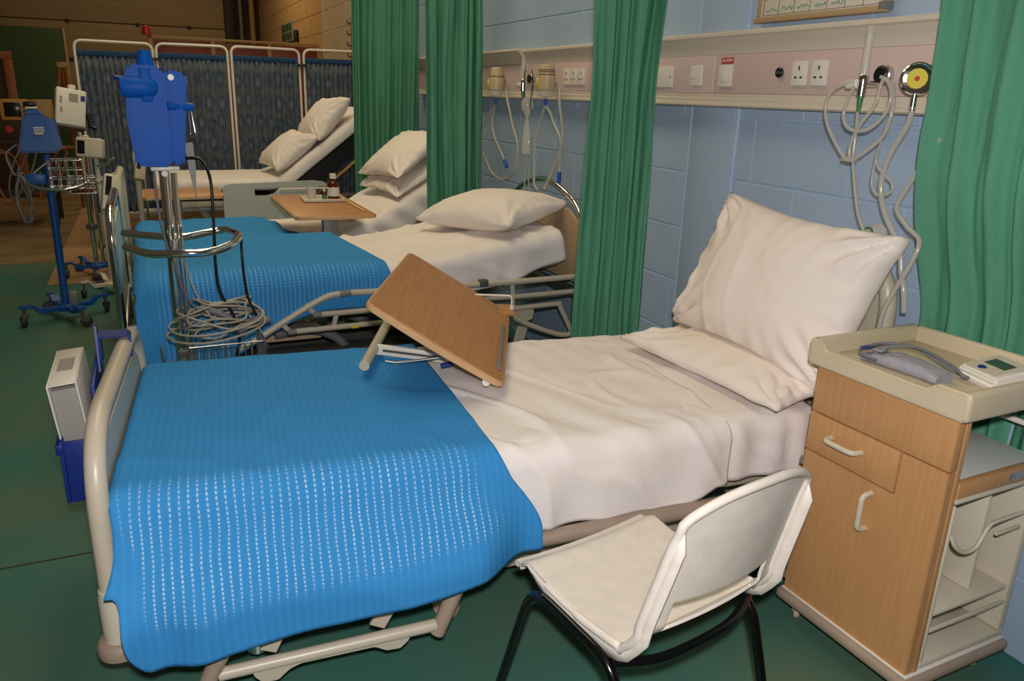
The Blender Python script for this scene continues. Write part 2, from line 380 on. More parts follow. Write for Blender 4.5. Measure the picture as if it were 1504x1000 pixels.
def cross(s, hw, r):
    sg = 1 if s >= 0 else -1; a = abs(s); e = hw - r
    if a <= e: return (s, 0.0, 0.0, 1.0)
    a -= e
    if a < r * PI / 2:
        q = a / r; return (sg * (e + r * math.sin(q)), -r * (1 - math.cos(q)), sg * math.sin(q), math.cos(q))
    return (sg * hw, -r - (a - r * PI / 2), sg * 1.0, 0.0)
def drop_s(d, hw, r): return hw - r + r * PI / 2 + max(0.0, d - r)
def drape(name, bed, prof, ua, ub, hw, near, far, material, disp, r=0.05, nu=90, nv=110, thick=0.005, cells=None, off=0.0):
    """cloth laid over a bed; ua/ub edges (functions of s), near/far drop depth (functions of u), disp(u, s, side) -> outward offset"""
    bm = B(); uvl = bm.loops.layers.uv.new('UVMap'); grid = []; meta = {}
    for i in range(nu + 1):
        row = []
        for j in range(nv + 1):
            tj = j / nv
            um = lerp(ua(0), ub(0), i / nu)
            s0 = -drop_s(near(um), hw, r); s1 = drop_s(far(um), hw, r)
            s = lerp(s0, s1, tj); u = lerp(ua(s), ub(s), i / nu)
            x, z, nx, nzz = prof(u); v, dz, cv, cz = cross(s, hw, r)
            sf = sstep(hw - r, hw + 0.06, abs(s))
            if sf > 0 and u < 0.06: x = lerp(x, u, sf); z = lerp(z, prof(0.06)[1], sf); nx = lerp(nx, 0, sf); nzz = lerp(nzz, 1, sf)
            d = disp(u, s, abs(s) > hw - r * 0.4) + off
            ft = sstep(0.02, 0.10, u); px = x + nx * dz * ft + nx * cz * d; pz = z + lerp(dz, nzz * dz, ft) + nzz * cz * d; pv = v + cv * d
            vt = bm.verts.new((px, pv, pz)); row.append(vt); meta[vt] = (u, s, (s - s0), i / nu)
        grid.append(row)
    for i in range(nu):
        for j in range(nv):
            f = bm.faces.new((grid[i][j], grid[i + 1][j], grid[i + 1][j + 1], grid[i][j + 1]))
            for l in f.loops: l[uvl].uv = (meta[l.vert][0], meta[l.vert][1])
    vals = [cells(*meta[v]) if cells else 0.0 for v in bm.verts]
    me = bpy.data.meshes.new(name); bm.to_mesh(me); bm.free(); me.shade_smooth(); me.materials.append(material)
    at = me.attributes.new('cells', 'FLOAT', 'POINT'); at.data.foreach_set('value', vals)
    o = bpy.data.objects.new(name, me); COL.objects.link(o); o.location = bed.location; o.rotation_euler = bed.rotation_euler
    if me.polygons[0].normal.z < 0: me.flip_normals()
    sm = o.modifiers.new('thickness', 'SOLIDIFY'); sm.thickness = thick; sm.offset = 1.0
    return o
def mattress(prof, L, hw, th, parent, material=None):
    bm = B(); rings = []; n = 40; ns = 36
    for i in range(n + 1):
        u = lerp(0.06, L, i / n); x, z, nx, nzz = prof(u)
        end = min(1.0, (0.5 * th) and (min(i, n - i) / 1.5)); k = 0.9 + 0.1 * math.sqrt(min(1, end))
        ring = []
        for q in range(ns):
            a = 2 * PI * q / ns; c, s = math.cos(a), math.sin(a)
            vv = math.copysign(abs(c) ** 0.22, c) * hw * k; ww = math.copysign(abs(s) ** 0.4, s) * th / 2 * k - th / 2
            ring.append(bm.verts.new((x + nx * ww, vv, z + nzz * ww)))
        rings.append(ring)
    for i in range(n):
        for q in range(ns): bm.faces.new((rings[i][q], rings[i][(q + 1) % ns], rings[i + 1][(q + 1) % ns], rings[i + 1][q]))
    bm.faces.new(rings[0]); bm.faces.new(rings[-1][::-1])
    return obj('mattress', bm, material or M_MATT, parent)
def caster(parent, x, y, r=0.05, ang=0.0, stem=0.12, hub=None, tyre=None):
    mt = Matrix.Translation((x, y, 0)) @ rotm(0, 0, ang)
    bm = B(); tube(bm, [(0, 0, r * 1.9), (0, 0, r * 2 + stem)], r * 0.28, 10, mtx=mt)
    box(bm, (-r * 0.2, -r * 0.55, r * 1.0), (r * 1.2, -r * 0.42, r * 1.95), 0.002, 1, mt); box(bm, (-r * 0.2, r * 0.42, r * 1.0), (r * 1.2, r * 0.55, r * 1.95), 0.002, 1, mt)
    box(bm, (-r * 0.3, -r * 0.55, r * 1.85), (r * 1.1, r * 0.55, r * 2.05), 0.004, 1, mt)
    c = obj('caster', bm, hub or M_BEIGE, parent)
    m2 = mt @ Matrix.Translation((r * 0.55, 0, r)) @ rotm(PI / 2, 0, 0)
    bm = B(); lathe(bm, [(0, -r * 0.36), (r * 0.7, -r * 0.36), (r * 0.92, -r * 0.33), (r, -r * 0.2), (r, r * 0.2), (r * 0.92, r * 0.33), (r * 0.7, r * 0.36), (0, r * 0.36)], 20, m2)
    obj('wheel', bm, tyre or M_RUBBER, c)
    return c
def bed_base(bed, ztop, L=2.0, u0=0.25, u1=1.85, bw=0.27, panel=M_BEIGE):
    zt = ztop - 0.16
    for sg in (-1, 1):
        pbox('base_rail', (u0, sg * bw - 0.02, 0.135), (u1, sg * bw + 0.02, 0.215), panel, bed, 0.008)
    for u in (u0 + 0.02, u1 - 0.06): pbox('base_cross_member', (u, -bw + 0.021, 0.14), (u + 0.05, bw - 0.021, 0.2), panel, bed, 0.006)
    for u in (u0 + 0.52, u1 - 0.1):
        for sg in (-1, 1): caster(bed, u, sg * bw, 0.042, 0.3 + sg, 0.06, M_BEIGE, M_BLANK)
    for u in (u0 + 0.3, u1 - 0.45):
        for sg in (-1, 1):
            bm = B(); box(bm, (-0.03, sg * 0.2 - 0.012, 0), (0.03, sg * 0.2 + 0.012, 0.36 if ztop > 0.65 else 0.27), 0.006, 1, Matrix.Translation((u, 0, 0.19)) @ rotm(0, -0.45, 0)); obj('lift_arm', bm, panel, bed)
    for sg in (-1, 1):
        pbox('side_beam', (0.1, sg * 0.40 - 0.02, zt - 0.055), (1.15, sg * 0.40 + 0.02, zt - 0.005), panel, bed, 0.006)
    for u in (0.2, 0.65, 1.05): pbox('frame_cross_member', (u, -0.379, zt - 0.05), (u + 0.04, 0.379, zt - 0.012), panel, bed, 0.004)
    bm = B(); cyl(bm, (0.75, 0.08, zt - 0.1), (1.25, 0.08, 0.24), 0.028, 14); obj('lift_motor', bm, M_GREY, bed)
def deck(bed, prof, L, hw, th, material, hinge):
    for a, b in ((0.06, hinge - 0.06), (hinge + 0.06, L)):
        bm = B(); n = 8; rows = []
        for i in range(n + 1):
            u = lerp(a, b, i / n); x, z, nx, nzz = prof(u)
            rows.append([bm.verts.new((x - nx * w_, v_, z - nzz * w_)) for v_, w_ in ((-hw, th + 0.004), (hw, th + 0.004), (hw, th + 0.03), (-hw, th + 0.03))])
        for i in range(n):
            for q in range(4): bm.faces.new((rows[i][q], rows[i][(q + 1) % 4], rows[i + 1][(q + 1) % 4], rows[i + 1][q]))
        bm.faces.new(rows[0]); bm.faces.new(rows[-1][::-1]); obj('deck_section', bm, material, bed)
def loop_board(bed, u, hw, z0, z1, rad, r, tube_mat, panel_mat, ptop, pbot, name, inset=0.0):
    pts = fillet([(u, -hw, z0), (u, -hw, z1), (u, hw, z1), (u, hw, z0)], rad, 10)
    root = ptube(name, pts, r, tube_mat, bed, 14)
    pin = hw - r - inset; k = rad * 0.8
    poly = [(-pin, pbot), (pin, pbot)]
    for q in range(9): a = q / 8 * PI / 2; poly.append((pin - k + k * math.cos(a), ptop - k + k * math.sin(a)))
    for q in range(9): a = PI / 2 + q / 8 * PI / 2; poly.append((-pin + k + k * math.cos(a), ptop - k + k * math.sin(a)))
    bm = B(); prism(bm, poly, u - 0.008, u + 0.010, 'X', 0.004); obj(name + '_panel', bm, panel_mat, root)
    return root
def flat_bar(bm, a, b, wd, th, v):
    """flat strap in the (u, z) plane at depth v"""
    a = Vector((a[0], 0, a[1])); b = Vector((b[0], 0, b[1])); d = b - a; L = d.length; an = math.atan2(d.z, d.x)
    box(bm, (0, v - th / 2, -wd / 2), (L, v + th / 2, wd / 2), 0.003, 1, Matrix.Translation(a) @ rotm(0, -an, 0))
def pillow(name, label, wdt, hgt, th, loc, axes, group=None, seed=0, material=None, sag=0.0, puff=0.62, wr=0.010):
    """axes: (width dir, height dir) world vectors; the pillow bulges along their cross product"""
    bm = B(); n = 64; mid = 46; top = {}; bot = {}
    def shp(a, b):
        e = (max(0.0, 1 - abs(a) ** 2.4) * max(0.0, 1 - abs(b) ** 2.4)) ** puff
        pin = 1 - 0.10 * (1 - b * b) ** 1.5; pin2 = 1 - 0.085 * (1 - a * a) ** 1.5
        return a * wdt / 2 * (1 - 0.085 * (1 - b * b) ** 1.5), b * hgt / 2 * (1 - 0.11 * (1 - a * a) ** 1.5), e
    for i in range(n + 1):
        for j in range(mid + 1):
            a = i / n * 2 - 1; b = j / mid * 2 - 1
            a = math.copysign(abs(a) ** 0.85, a); b = math.copysign(abs(b) ** 0.85, b)
            x, y, e = shp(a, b)
            ed = (1 - e) * min(1, e * 6)
            n1 = nz(x * 7 + y * 3 + seed, y * 3.2 - x * 2, seed); ridge = max(0.0, 0.2 - abs(n1)) / 0.2
            ww = wr * (n1 * 0.9 + nz(x * 17, y * 12 + seed, 3) * 0.4 + 0.7 * ridge * ridge) * (0.45 + 0.8 * ed)
            for ca, cb_ in ((-1, -1), (1, -1), (1, 1), (-1, 1)):
                dx = (a - ca) * wdt / 2; dy_ = (b - cb_) * hgt / 2; dd_ = math.hypot(dx, dy_)
                ww += wr * 0.9 * math.sin(13 * math.atan2(dy_, dx) + seed * 3 + ca) * math.exp(-((dd_ - 0.09) / 0.10) ** 2)
            ww += wr * 0.8 * math.sin(22 * math.atan2(b, a) + seed + 6 * nz(x * 3, y * 3, seed)) * ed * 0.5
            edge = i in (0, n) or j in (0, mid)
            zt = th * 0.55 * e + (0 if edge else ww)
            zb = -th * 0.45 * e + (0 if edge else ww * 0.4)
            rim = 0.010 * nz(x * 8 + seed, y * 8, 9) if edge else 0
            v = bm.verts.new((x, y - sag * (x / wdt) ** 2, zt + rim)); top[i, j] = v
            bot[i, j] = v if edge else bm.verts.new((x, y - sag * (x / wdt) ** 2, zb))
    for i in range(n):
        for j in range(mid):
            bm.faces.new((top[i, j], top[i + 1, j], top[i + 1, j + 1], top[i, j + 1]))
            q = (bot[i, j], bot[i, j + 1], bot[i + 1, j + 1], bot[i + 1, j])
            if len(set(q)) == 4:
                try: bm.faces.new(q)
                except ValueError: pass
    o = obj(name, bm, material or M_PILLOW, angle=180)
    X = Vector(axes[0]).normalized(); Y = Vector(axes[1]); Y = (Y - X * Y.dot(X)).normalized(); Z = X.cross(Y)
    m = Matrix.Identity(4)
    for c, a in enumerate((X, Y, Z)):
        for r_ in range(3): m[r_][c] = a[r_]
    m.translation = loc; o.matrix_world = m
    return tag(o, label, 'pillow', group)
def wrinkle_top(seed, amp=0.006, su=5.0, sv=3.0):
    def f(u, s, side):
        n1 = nz(u * su + s * 2.2 + seed, s * sv - u * 1.2, seed); n2 = nz(u * su * 2.6 + s * 4 + seed, s * sv * 1.4, seed + 5)
        ridge = max(0.0, 0.22 - abs(n1)) / 0.22
        return amp * (n1 * 0.7 + 0.5 * n2 + 0.55 * ridge * ridge)
    return f
# ------------------------------------------------------------------ bed beside the wooden bedside cabinet
Z1 = 0.60; P1 = make_prof(Z1)
bed1 = thing('hospital_bed', 'cream steel hospital bed beside the wooden bedside cabinet and white chair', 'bed', (-0.13, 2.23, 0), math.radians(-5))
mattress(P1, 1.98, 0.44, 0.14, bed1); deck(bed1, P1, 1.97, 0.42, 0.14, M_BEIGE, 1.2)
bed_base(bed1, Z1, bw=0.28, u0=0.3, u1=2.0)
fb = loop_board(bed1, -0.005, 0.472, 0.30, 0.765, 0.20, 0.0235, M_BEIGE, M_CREAMP, 0.715, 0.34, 'footboard')
loop_board(bed1, 2.168, 0.455, 0.30, 1.05, 0.16, 0.026, M_BEIGE, M_CREAMP, 1.02, 0.36, 'headboard')
for sg in (-1, 1):
    bm = B(); lathe(bm, [(0, 0.30), (0.036, 0.30), (0.037, 0.42), (0.034, 0.44), (0, 0.44)], 24, Matrix.Translation((0.004, sg * 0.475, -0.045))); p = obj('corner_post', bm, M_CREAMP, bed1)
    plathe('bumper', [(0, 0.20), (0.040, 0.20), (0.052, 0.208), (0.054, 0.232), (0.047, 0.243), (0.038, 0.246)], M_BEIGED, p, Matrix.Translation((0.004, sg * 0.475, 0.02)))
for u in (-0.005, 2.168):   # frame ends carrying the boards
    pbox('end_bar', (u - 0.02 if u > 1 else u - 0.015, -0.45, 0.335), (u + 0.02, 0.45, 0.385), M_BEIGE, bed1, 0.006)
for sg in (-1, 1): pbox('frame_tube', (-0.04, sg * 0.36 - 0.018, 0.34), (2.15, sg * 0.36 + 0.018, 0.375), M_BEIGE, bed1, 0.01)
ptube('head_side_tube', fillet([(1.05, -0.475, 0.335), (1.35, -0.49, 0.352), (1.98, -0.49, 0.372), (2.03, -0.44, 0.372)], 0.04), 0.024, M_BEIGED, bed1, 12)
bv = -0.56
rail = bpy.data.objects.new('side_rail', None); COL.objects.link(rail); rail.parent = bed1; rail.empty_display_size = 0.05
ptube('rail_upright', fillet([(0.165, bv, 0.10), (0.205, bv, 0.20), (0.275, bv, 0.318), (0.30, bv + 0.02, 0.38)], 0.05), 0.021, M_BEIGED, rail, 12)
ptube('rail_upright', fillet([(0.742, bv, 0.165), (0.775, bv, 0.245), (0.815, bv, 0.335), (0.80, bv + 0.02, 0.39)], 0.04), 0.021, M_BEIGED, rail, 12)
ptube('rail_bar', [(0.247, bv, 0.268), (0.775, bv, 0.282)], 0.014, M_BEIGE, rail, 12)
ptube('rail_bar', [(0.212, bv, 0.170), (0.742, bv, 0.190)], 0.0165, M_BEIGE, rail, 12)
poly = [(0.285, 0.182), (0.29, 0.150), (0.31, 0.128), (0.345, 0.128), (0.372, 0.152), (0.40, 0.162), (0.58, 0.166), (0.61, 0.148), (0.645, 0.147), (0.668, 0.168), (0.67, 0.194)]
bm = B(); prism(bm, poly, bv - 0.012, bv + 0.004, 'Y', 0.003); obj('rail_guide_plate', bm, M_BEIGE, rail)
for a, b in (((0.325, 0.185), (0.40, 0.345)), ((0.592, 0.195), (0.70, 0.385))):
    bm = B(); flat_bar(bm, a, b, 0.045, 0.008, bv + 0.03); obj('rail_strap', bm, M_BEIGE, rail)
bm = B(); cyl(bm, (0.31, -0.40, 0.30), (0.30, -0.40, 0.10), 0.026, 16); obj('jack_sleeve', bm, M_CHROME, bed1)
bm = B(); cyl(bm, (0.31, -0.40, 0.32), (0.313, -0.40, 0.28), 0.033, 16); obj('jack_collar', bm, M_CREAMP, bed1)
# linen on this bed
w1 = wrinkle_top(3.1, 0.016, 4.0, 2.4)
fs = drape('fitted_sheet', bed1, P1, lambda s: 0.07, lambda s: 1.98, 0.452, lambda u: 0.185 + 0.012 * nz(u * 6, 2), lambda u: 0.16, M_SHEET,
           lambda u, s, side: (0.002 + max(0, w1(u * 1.5, s, side)) * (0.7 if not side else 1.2) + (0.006 * math.sin(u * 60 + 4 * nz(u * 4, 1)) * (1 if side and u > 1.6 else 0.2) if side else 0)), nu=100, nv=90, thick=0.003, off=0.001)
tag(fs, 'white fitted sheet tucked round the mattress beside the wooden cabinet', 'sheet')
w2 = wrinkle_top(8.4, 0.020, 4.2, 1.7)
def near1s(u): return 0.235 - 0.05 * sstep(1.45, 1.66, u) + 0.006 * nz(u * 9, 4) - 0.05 * (1 - sstep(0.9, 1.1, u)) * 0
ds = drape('draw_sheet', bed1, P1, lambda s: 0.84, lambda s: 1.655 + 0.010 * nz(s * 4, 7), 0.466, near1s, lambda u: 0.17, M_SHEET,
           lambda u, s, side: 0.006 + max(-0.003, w2(u, s, side)) + (0.010 * math.sin(u * 26 + 3 * nz(u * 3, s * 2)) * sstep(0.42, 0.62, abs(s)) * 0.8 if side else 0.005 * math.sin((u + 0.45 * s) * 34 + 5 * nz(u * 2.5, s * 3, 2)) * (0.35 + 0.65 * sstep(0.0, 0.4, -s)) * (0.5 + nz(u * 4, s * 3, 9))),
           nu=110, nv=130, thick=0.004, off=0.002)
tag(ds, 'creased white draw sheet hanging over the bed side behind the white chair', 'sheet')
def near1b(u): return 0.345 - 0.185 * (1 - sstep(0.035, 0.135, u)) - 0.085 * sstep(0.12, 0.96, u) - 0.07 * sstep(0.90, 1.06, u) + 0.004 * nz(u * 8, 1)
w3 = wrinkle_top(1.7, 0.007, 2.6, 2.0)
def cells1(u, s, d, t):
    side = sstep(-0.40, -0.47, s); hem = sstep(0.095, 0.115, d) ; foot = sstep(0.02, 0.07, u); end = 1 - sstep(0.80, 0.86, u - 0.10 * sstep(-0.4, -0.7, s))
    return 0.03 + 0.85 * side * hem * foot * end
bl = drape('cellular_blanket', bed1, P1, lambda s: 0.022 - 0.075 * sstep(0.54, 0.76, -s), lambda s: 0.915 + 0.115 * sstep(-0.42, -0.66, s) - 0.015 * s, 0.478, near1b, lambda u: 0.20, M_BLANKET,
           lambda u, s, side: 0.016 + 0.8 * w3(u, s, side) + (0.012 * math.sin(u * 11 + 1.0 + 2 * nz(u * 2, s)) * sstep(0.45, 0.75, abs(s)) if side else 0) + 0.115 * sstep(0.48, 0.70, -s) * (1 - 0.75 * sstep(0.84, 1.0, u)) + 0.02 * math.sin(u * 30 + 1.5) * (1 - sstep(0.10, 0.30, u)) * sstep(0.56, 0.7, -s),
           nu=120, nv=130, thick=0.006, cells=cells1, off=0.004)
tag(bl, 'bright blue cellular blanket over the bed end with the white file holder', 'blanket')
pillow('pillow', 'flat white pillow lying beneath the upright pillow beside the wooden cabinet', 0.78, 0.37, 0.10, (1.745, 1.97, 0.658), ((0.06, -1, 0.0), (1, 0.06, 0.06)), seed=2.2, puff=0.5)
pillow('pillow', 'plump white pillow propped upright against the cream headboard beside the cabinet', 0.77, 0.52, 0.22, (1.858, 1.925, 0.920), ((0.02, -1, -0.05), (0.36, -0.32, 0.88)), seed=5.6, puff=0.46, wr=0.016)
# ------------------------------------------------------------------ bed with the chrome ends
Z2 = 0.70; P2 = make_prof(Z2, 1.15, 9)
bed2 = thing('hospital_bed', 'hospital bed with chrome end frames between the green curtains, single pillow lying flat', 'bed', (-0.08, 3.95, 0), 0)
mattress(P2, 1.98, 0.43, 0.14, bed2); deck(bed2, P2, 1.97, 0.41, 0.14, M_GREY, 1.15)
bed_base(bed2, Z2, bw=0.27, panel=M_DGREY)
loop_board(bed2, -0.085, 0.44, 0.32, 1.0, 0.15, 0.017, M_CHROME, M_PANELGREY, 0.93, 0.46, 'footboard', 0.02)
hb2 = ptube('headboard', catmull([(2.1, -0.46, 0.42), (2.1, -0.455, 0.72), (2.1, -0.43, 0.88), (2.1, -0.3, 0.99), (2.1, 0.0, 1.055), (2.1, 0.3, 0.99), (2.1, 0.43, 0.88), (2.1, 0.455, 0.72), (2.1, 0.46, 0.42)], 6), 0.016, M_CHROME, bed2, 12)
poly = [(-0.43, 0.55), (0.43, 0.55), (0.43, 0.86), (0.3, 0.925), (0.0, 0.965), (-0.3, 0.925), (-0.43, 0.86)]
bm = B(); prism(bm, poly, 2.092, 2.108, 'X', 0.004); obj('headboard_panel', bm, M_BLANK, hb2)
for sg in (-1, 1): pbox('frame_tube', (-0.07, sg * 0.40 - 0.018, 0.48), (2.09, sg * 0.40 + 0.018, 0.515), M_STEEL, bed2, 0.01)
for u in (-0.085, 2.10): pbox('end_bar', (u - 0.02, -0.44, 0.47), (u + 0.02, 0.44, 0.52), M_STEEL, bed2, 0.006)
r2 = bpy.data.objects.new('side_rail', None); COL.objects.link(r2); r2.parent = bed2; r2.empty_display_size = 0.05
bv = -0.50
ptube('rail_top_bar', catmull([(2.1, bv, 0.61), (1.6, bv, 0.605), (0.99, bv, 0.61), (0.84, bv, 0.612), (0.72, bv, 0.588), (0.45, bv, 0.438), (0.36, bv, 0.395)], 5), 0.0145, M_BEIGE, r2, 12)
ptube('rail_bar', [(0.70, bv, 0.522), (2.08, bv, 0.532)], 0.0135, M_BEIGE, r2, 12)
ptube('rail_bar', [(0.585, bv, 0.452), (1.96, bv, 0.472)], 0.0135, M_BEIGE, r2, 12)
ptube('rail_hinge_bar', catmull([(1.68, bv - 0.01, 0.43), (1.78, bv - 0.01, 0.375), (1.96, bv - 0.01, 0.305), (2.06, bv - 0.01, 0.31), (2.1, bv - 0.01, 0.345)], 5), 0.014, M_BEIGE, r2, 12)
ptube('rail_hinge_bar', [(1.95, bv, 0.47), (2.03, bv - 0.005, 0.318)], 0.0135, M_BEIGE, r2, 12)
for u, zz in ((0.84, 0.612), ): 
    bm = B(); cyl(bm, (u - 0.025, bv, zz - 0.001), (u + 0.025, bv, zz + 0.002), 0.0165, 14); obj('rail_joint', bm, M_GREY, r2)
for u, zz in ((0.70, 0.522), (0.585, 0.452)):
    bm = B(); cyl(bm, (u - 0.012, bv, zz), (u + 0.03, bv, zz), 0.0155, 14, 0.004); obj('rail_end_cap', bm, M_GREY, r2)
for a, b in (((0.66, 0.575), (0.70, 0.525)), ((0.545, 0.50), (0.585, 0.455)), ((0.80, 0.53), (0.78, 0.455)), ((1.40, 0.61), (1.42, 0.455)), ((1.68, 0.60), (1.69, 0.455))):
    bm = B(); flat_bar(bm, a, b, 0.022, 0.012, bv); obj('rail_strap', bm, M_BEIGE, r2)
pbox('rail_clamp', (1.50, bv - 0.02, 0.595), (1.545, bv + 0.02, 0.63), M_DGREY, r2, 0.006)
for u, zz in ((0.86, 0.452), (1.64, 0.468)): pbox('warning_sticker', (u, bv - 0.0155, zz - 0.006), (u + 0.035, bv - 0.012, zz + 0.008), M_YELLOW, r2, 0.0005)
poly = [(1.62, 0.445), (1.80, 0.458), (1.82, 0.44), (1.81, 0.395), (1.77, 0.385), (1.70, 0.405), (1.62, 0.41)]
bm = B(); prism(bm, poly, bv + 0.02, bv + 0.028, 'Y', 0.002); obj('rail_bracket', bm, M_BEIGE, r2)
bm = B(); flat_bar(bm, (1.77, 0.35), (1.73, 0.20), 0.06, 0.01, bv + 0.05); obj('rail_post', bm, M_BEIGE, r2)
bm = B(); tube(bm, catmull([(0.55, -0.25, 0.37), (0.72, -0.24, 0.375), (0.84, -0.25, 0.33), (0.90, -0.26, 0.26), (0.96, -0.27, 0.22)], 6), 0.024, 12); obj('motor_conduit', bm, M_HOSE, bed2)
pbox('base_cover', (0.3, -0.33, 0.215), (1.35, -0.19, 0.29), M_DGREY, bed2, 0.012)
pbox('control_box', (0.48, -0.22, 0.32), (0.78, -0.1, 0.38), M_BLANK, bed2, 0.01)
w4 = wrinkle_top(12.3, 0.020, 4.4, 2.4)
fs2 = drape('bed_sheet', bed2, P2, lambda s: 0.10, lambda s: 1.99, 0.445, lambda u: 0.14 + 0.05 * sstep(0.9, 1.2, u) - 0.05 * sstep(1.6, 2.0, u) + 0.012 * nz(u * 5, 3), lambda u: 0.16, M_SHEET,
            lambda u, s, side: 0.008 + max(-0.002, w4(u, s, side)) + (0.010 * math.sin(u * 30 + 3 * nz(u * 4, s)) * sstep(0.45, 0.6, abs(s)) if side else 0.003 * math.sin(u * 40 + s * 12 + 5 * nz(u * 3, s * 3))), nu=110, nv=80, thick=0.004, off=0.002)
tag(fs2, 'white sheet on the bed with the chrome end frames', 'sheet')

w5 = wrinkle_top(4.9, 0.008, 3, 2)
def cells2(u, s, d, t):
    return 0.04 + 0.55 * sstep(-0.38, -0.44, s) * sstep(0.03, 0.06, d) * sstep(0.03, 0.1, u) * (1 - sstep(0.98, 1.03, u))
bl2 = drape('cellular_blanket', bed2, P2, lambda s: -0.03, lambda s: 1.05 - 0.10 * (s + 0.45) + 0.05 * sstep(-0.42, -0.6, s), 0.462, lambda u: 0.46 - 0.30 * sstep(-0.02, 0.72, u), lambda u: 0.2, M_BLANKET,
            lambda u, s, side: 0.030 + 0.5 * w5(u, s, side) + (0.010 * math.sin(u * 14 + 2) * sstep(0.45, 0.8, abs(s)) if side else 0) + 0.05 * (1 - sstep(0.0, 0.22, u)) * sstep(0.46, 0.7, -s), nu=110, nv=100, thick=0.006, cells=cells2, off=0.006)
tag(bl2, 'blue cellular blanket on the bed with the chrome end frames', 'blanket')
pillow('pillow', 'white pillow lying flat on the bed with the chrome end frames', 0.70, 0.50, 0.20, (1.68, 3.93, 0.888), ((0.45, -1, 0.07), (1, 0.45, 0.165)), seed=9.1, puff=0.52)
# ------------------------------------------------------------------ bed under the tray table
Z3 = 0.60; P3 = make_prof(Z3, 1.18, 29)
bed3 = thing('hospital_bed', 'hospital bed with half raised backrest under the table holding the medicine tray', 'bed', (-0.10, 5.32, 0), 0)
mattress(P3, 1.93, 0.43, 0.14, bed3); deck(bed3, P3, 1.92, 0.41, 0.14, M_GREY, 1.18)
bed_base(bed3, Z3, bw=0.27)
loop_board(bed3, -0.07, 0.44, 0.30, 0.97, 0.12, 0.022, M_BEIGE, M_PANELGREY, 0.93, 0.4, 'footboard', 0.01)
loop_board(bed3, 2.02, 0.44, 0.30, 0.98, 0.12, 0.022, M_BEIGE, M_PANELGREY, 0.93, 0.4, 'headboard', 0.01)
for sg in (-1, 1): pbox('frame_tube', (-0.05, sg * 0.36 - 0.018, 0.36), (2.0, sg * 0.36 + 0.018, 0.395), M_BEIGE, bed3, 0.01)
poly = [(1.50, 0.52), (1.49, 0.575), (1.52, 0.60), (1.70, 0.63), (1.86, 0.70), (1.93, 0.70), (1.93, 0.55), (1.80, 0.50), (1.6, 0.50)]
bm = B(); prism(bm, poly, -0.50, -0.475, 'Y', 0.008); obj('head_side_rail', bm, M_PANELGREY, bed3)
w6 = wrinkle_top(21.0, 0.010, 4, 3)
fs3 = drape('bed_sheet', bed3, P3, lambda s: 0.3, lambda s: 1.94, 0.445, lambda u: 0.17 + 0.015 * nz(u * 6, 1), lambda u: 0.17, M_SHEET,
            lambda u, s, side: 0.004 + max(-0.002, w6(u, s, side)) + (0.010 * math.sin(u * 38 + s * 20) if side else 0), nu=90, nv=70, thick=0.004, off=0.002)
tag(fs3, 'white sheet on the half raised bed beneath the medicine tray table', 'sheet')
w7 = wrinkle_top(31.0, 0.010, 3, 3)
bl3 = drape('cellular_blanket', bed3, P3, lambda s: -0.03, lambda s: 0.86 + 0.05 * nz(s * 5, 3) - 0.12 * s, 0.46, lambda u: 0.2, lambda u: 0.22, M_BLANKET,
            lambda u, s, side: 0.012 + w7(u, s, side), nu=80, nv=70, thick=0.006, cells=lambda *a: 0.05, off=0.008)
tag(bl3, 'blue cellular blanket on the half raised bed beneath the medicine tray table', 'blanket')
pillow('pillow', 'white lower pillow on the half raised bed behind the medicine tray table', 0.72, 0.42, 0.11, (1.585, 5.28, 0.945), ((0.1, -1, 0.0), (0.87, 0.1, 0.46)), seed=3.3)
pillow('pillow', 'white upper pillow slumped on another pillow behind the medicine tray table', 0.72, 0.50, 0.16, (1.60, 5.30, 1.092), ((0.12, -1, 0.06), (0.72, 0.1, 0.52)), seed=7.7)
# ------------------------------------------------------------------ bed by the folding screens
Z4 = 0.755; P4 = make_prof(Z4, 1.02, 38)
bed4 = thing('hospital_bed', 'hospital bed with steeply raised backrest and pale plastic side panel before the screens', 'bed', (-0.02, 7.32, 0), 0)
mattress(P4, 1.96, 0.43, 0.095, bed4, M_SHEET); deck(bed4, P4, 1.95, 0.41, 0.13, M_BLACK, 1.02); rows_ = []; ub_ = B()
for k in range(9):
    x_, z_, nx_, nz_ = P4(lerp(1.10, 1.93, k / 8)); rows_.append([ub_.verts.new((x_ - nx_ * w_, v_, z_ - nz_ * w_)) for v_, w_ in ((-0.435, 0.10), (0.435, 0.10), (0.435, 0.235), (-0.435, 0.235))])
for k in range(8):
    for q in range(4): ub_.faces.new((rows_[k][q], rows_[k][(q + 1) % 4], rows_[k + 1][(q + 1) % 4], rows_[k + 1][q]))
ub_.faces.new(rows_[0]); ub_.faces.new(rows_[-1][::-1]); obj('backrest_underside', ub_, M_BLACK, bed4)
bed_base(bed4, Z4, bw=0.27)
loop_board(bed4, -0.07, 0.44, 0.32, 0.96, 0.12, 0.02, M_BEIGE, M_PANELGREY, 0.92, 0.44, 'footboard', 0.01)
loop_board(bed4, 2.0, 0.44, 0.32, 1.02, 0.12, 0.02, M_BEIGE, M_PANELGREY, 0.97, 0.44, 'headboard', 0.01)
for sg in (-1, 1): pbox('frame_tube', (-0.05, sg * 0.36 - 0.018, 0.50), (1.98, sg * 0.36 + 0.018, 0.535), M_BEIGE, bed4, 0.01)
bm = B(); x0, z0_, nx, nzz = P4(1.12); x1, z1_, _, _ = P4(1.9)
tube(bm, [(x0 + 0.16, -0.43, z0_ - 0.24), (x1 + 0.17, -0.43, z1_ - 0.22)], 0.013, 10); obj('backrest_tube', bm, M_FRAMEWOOD, bed4)
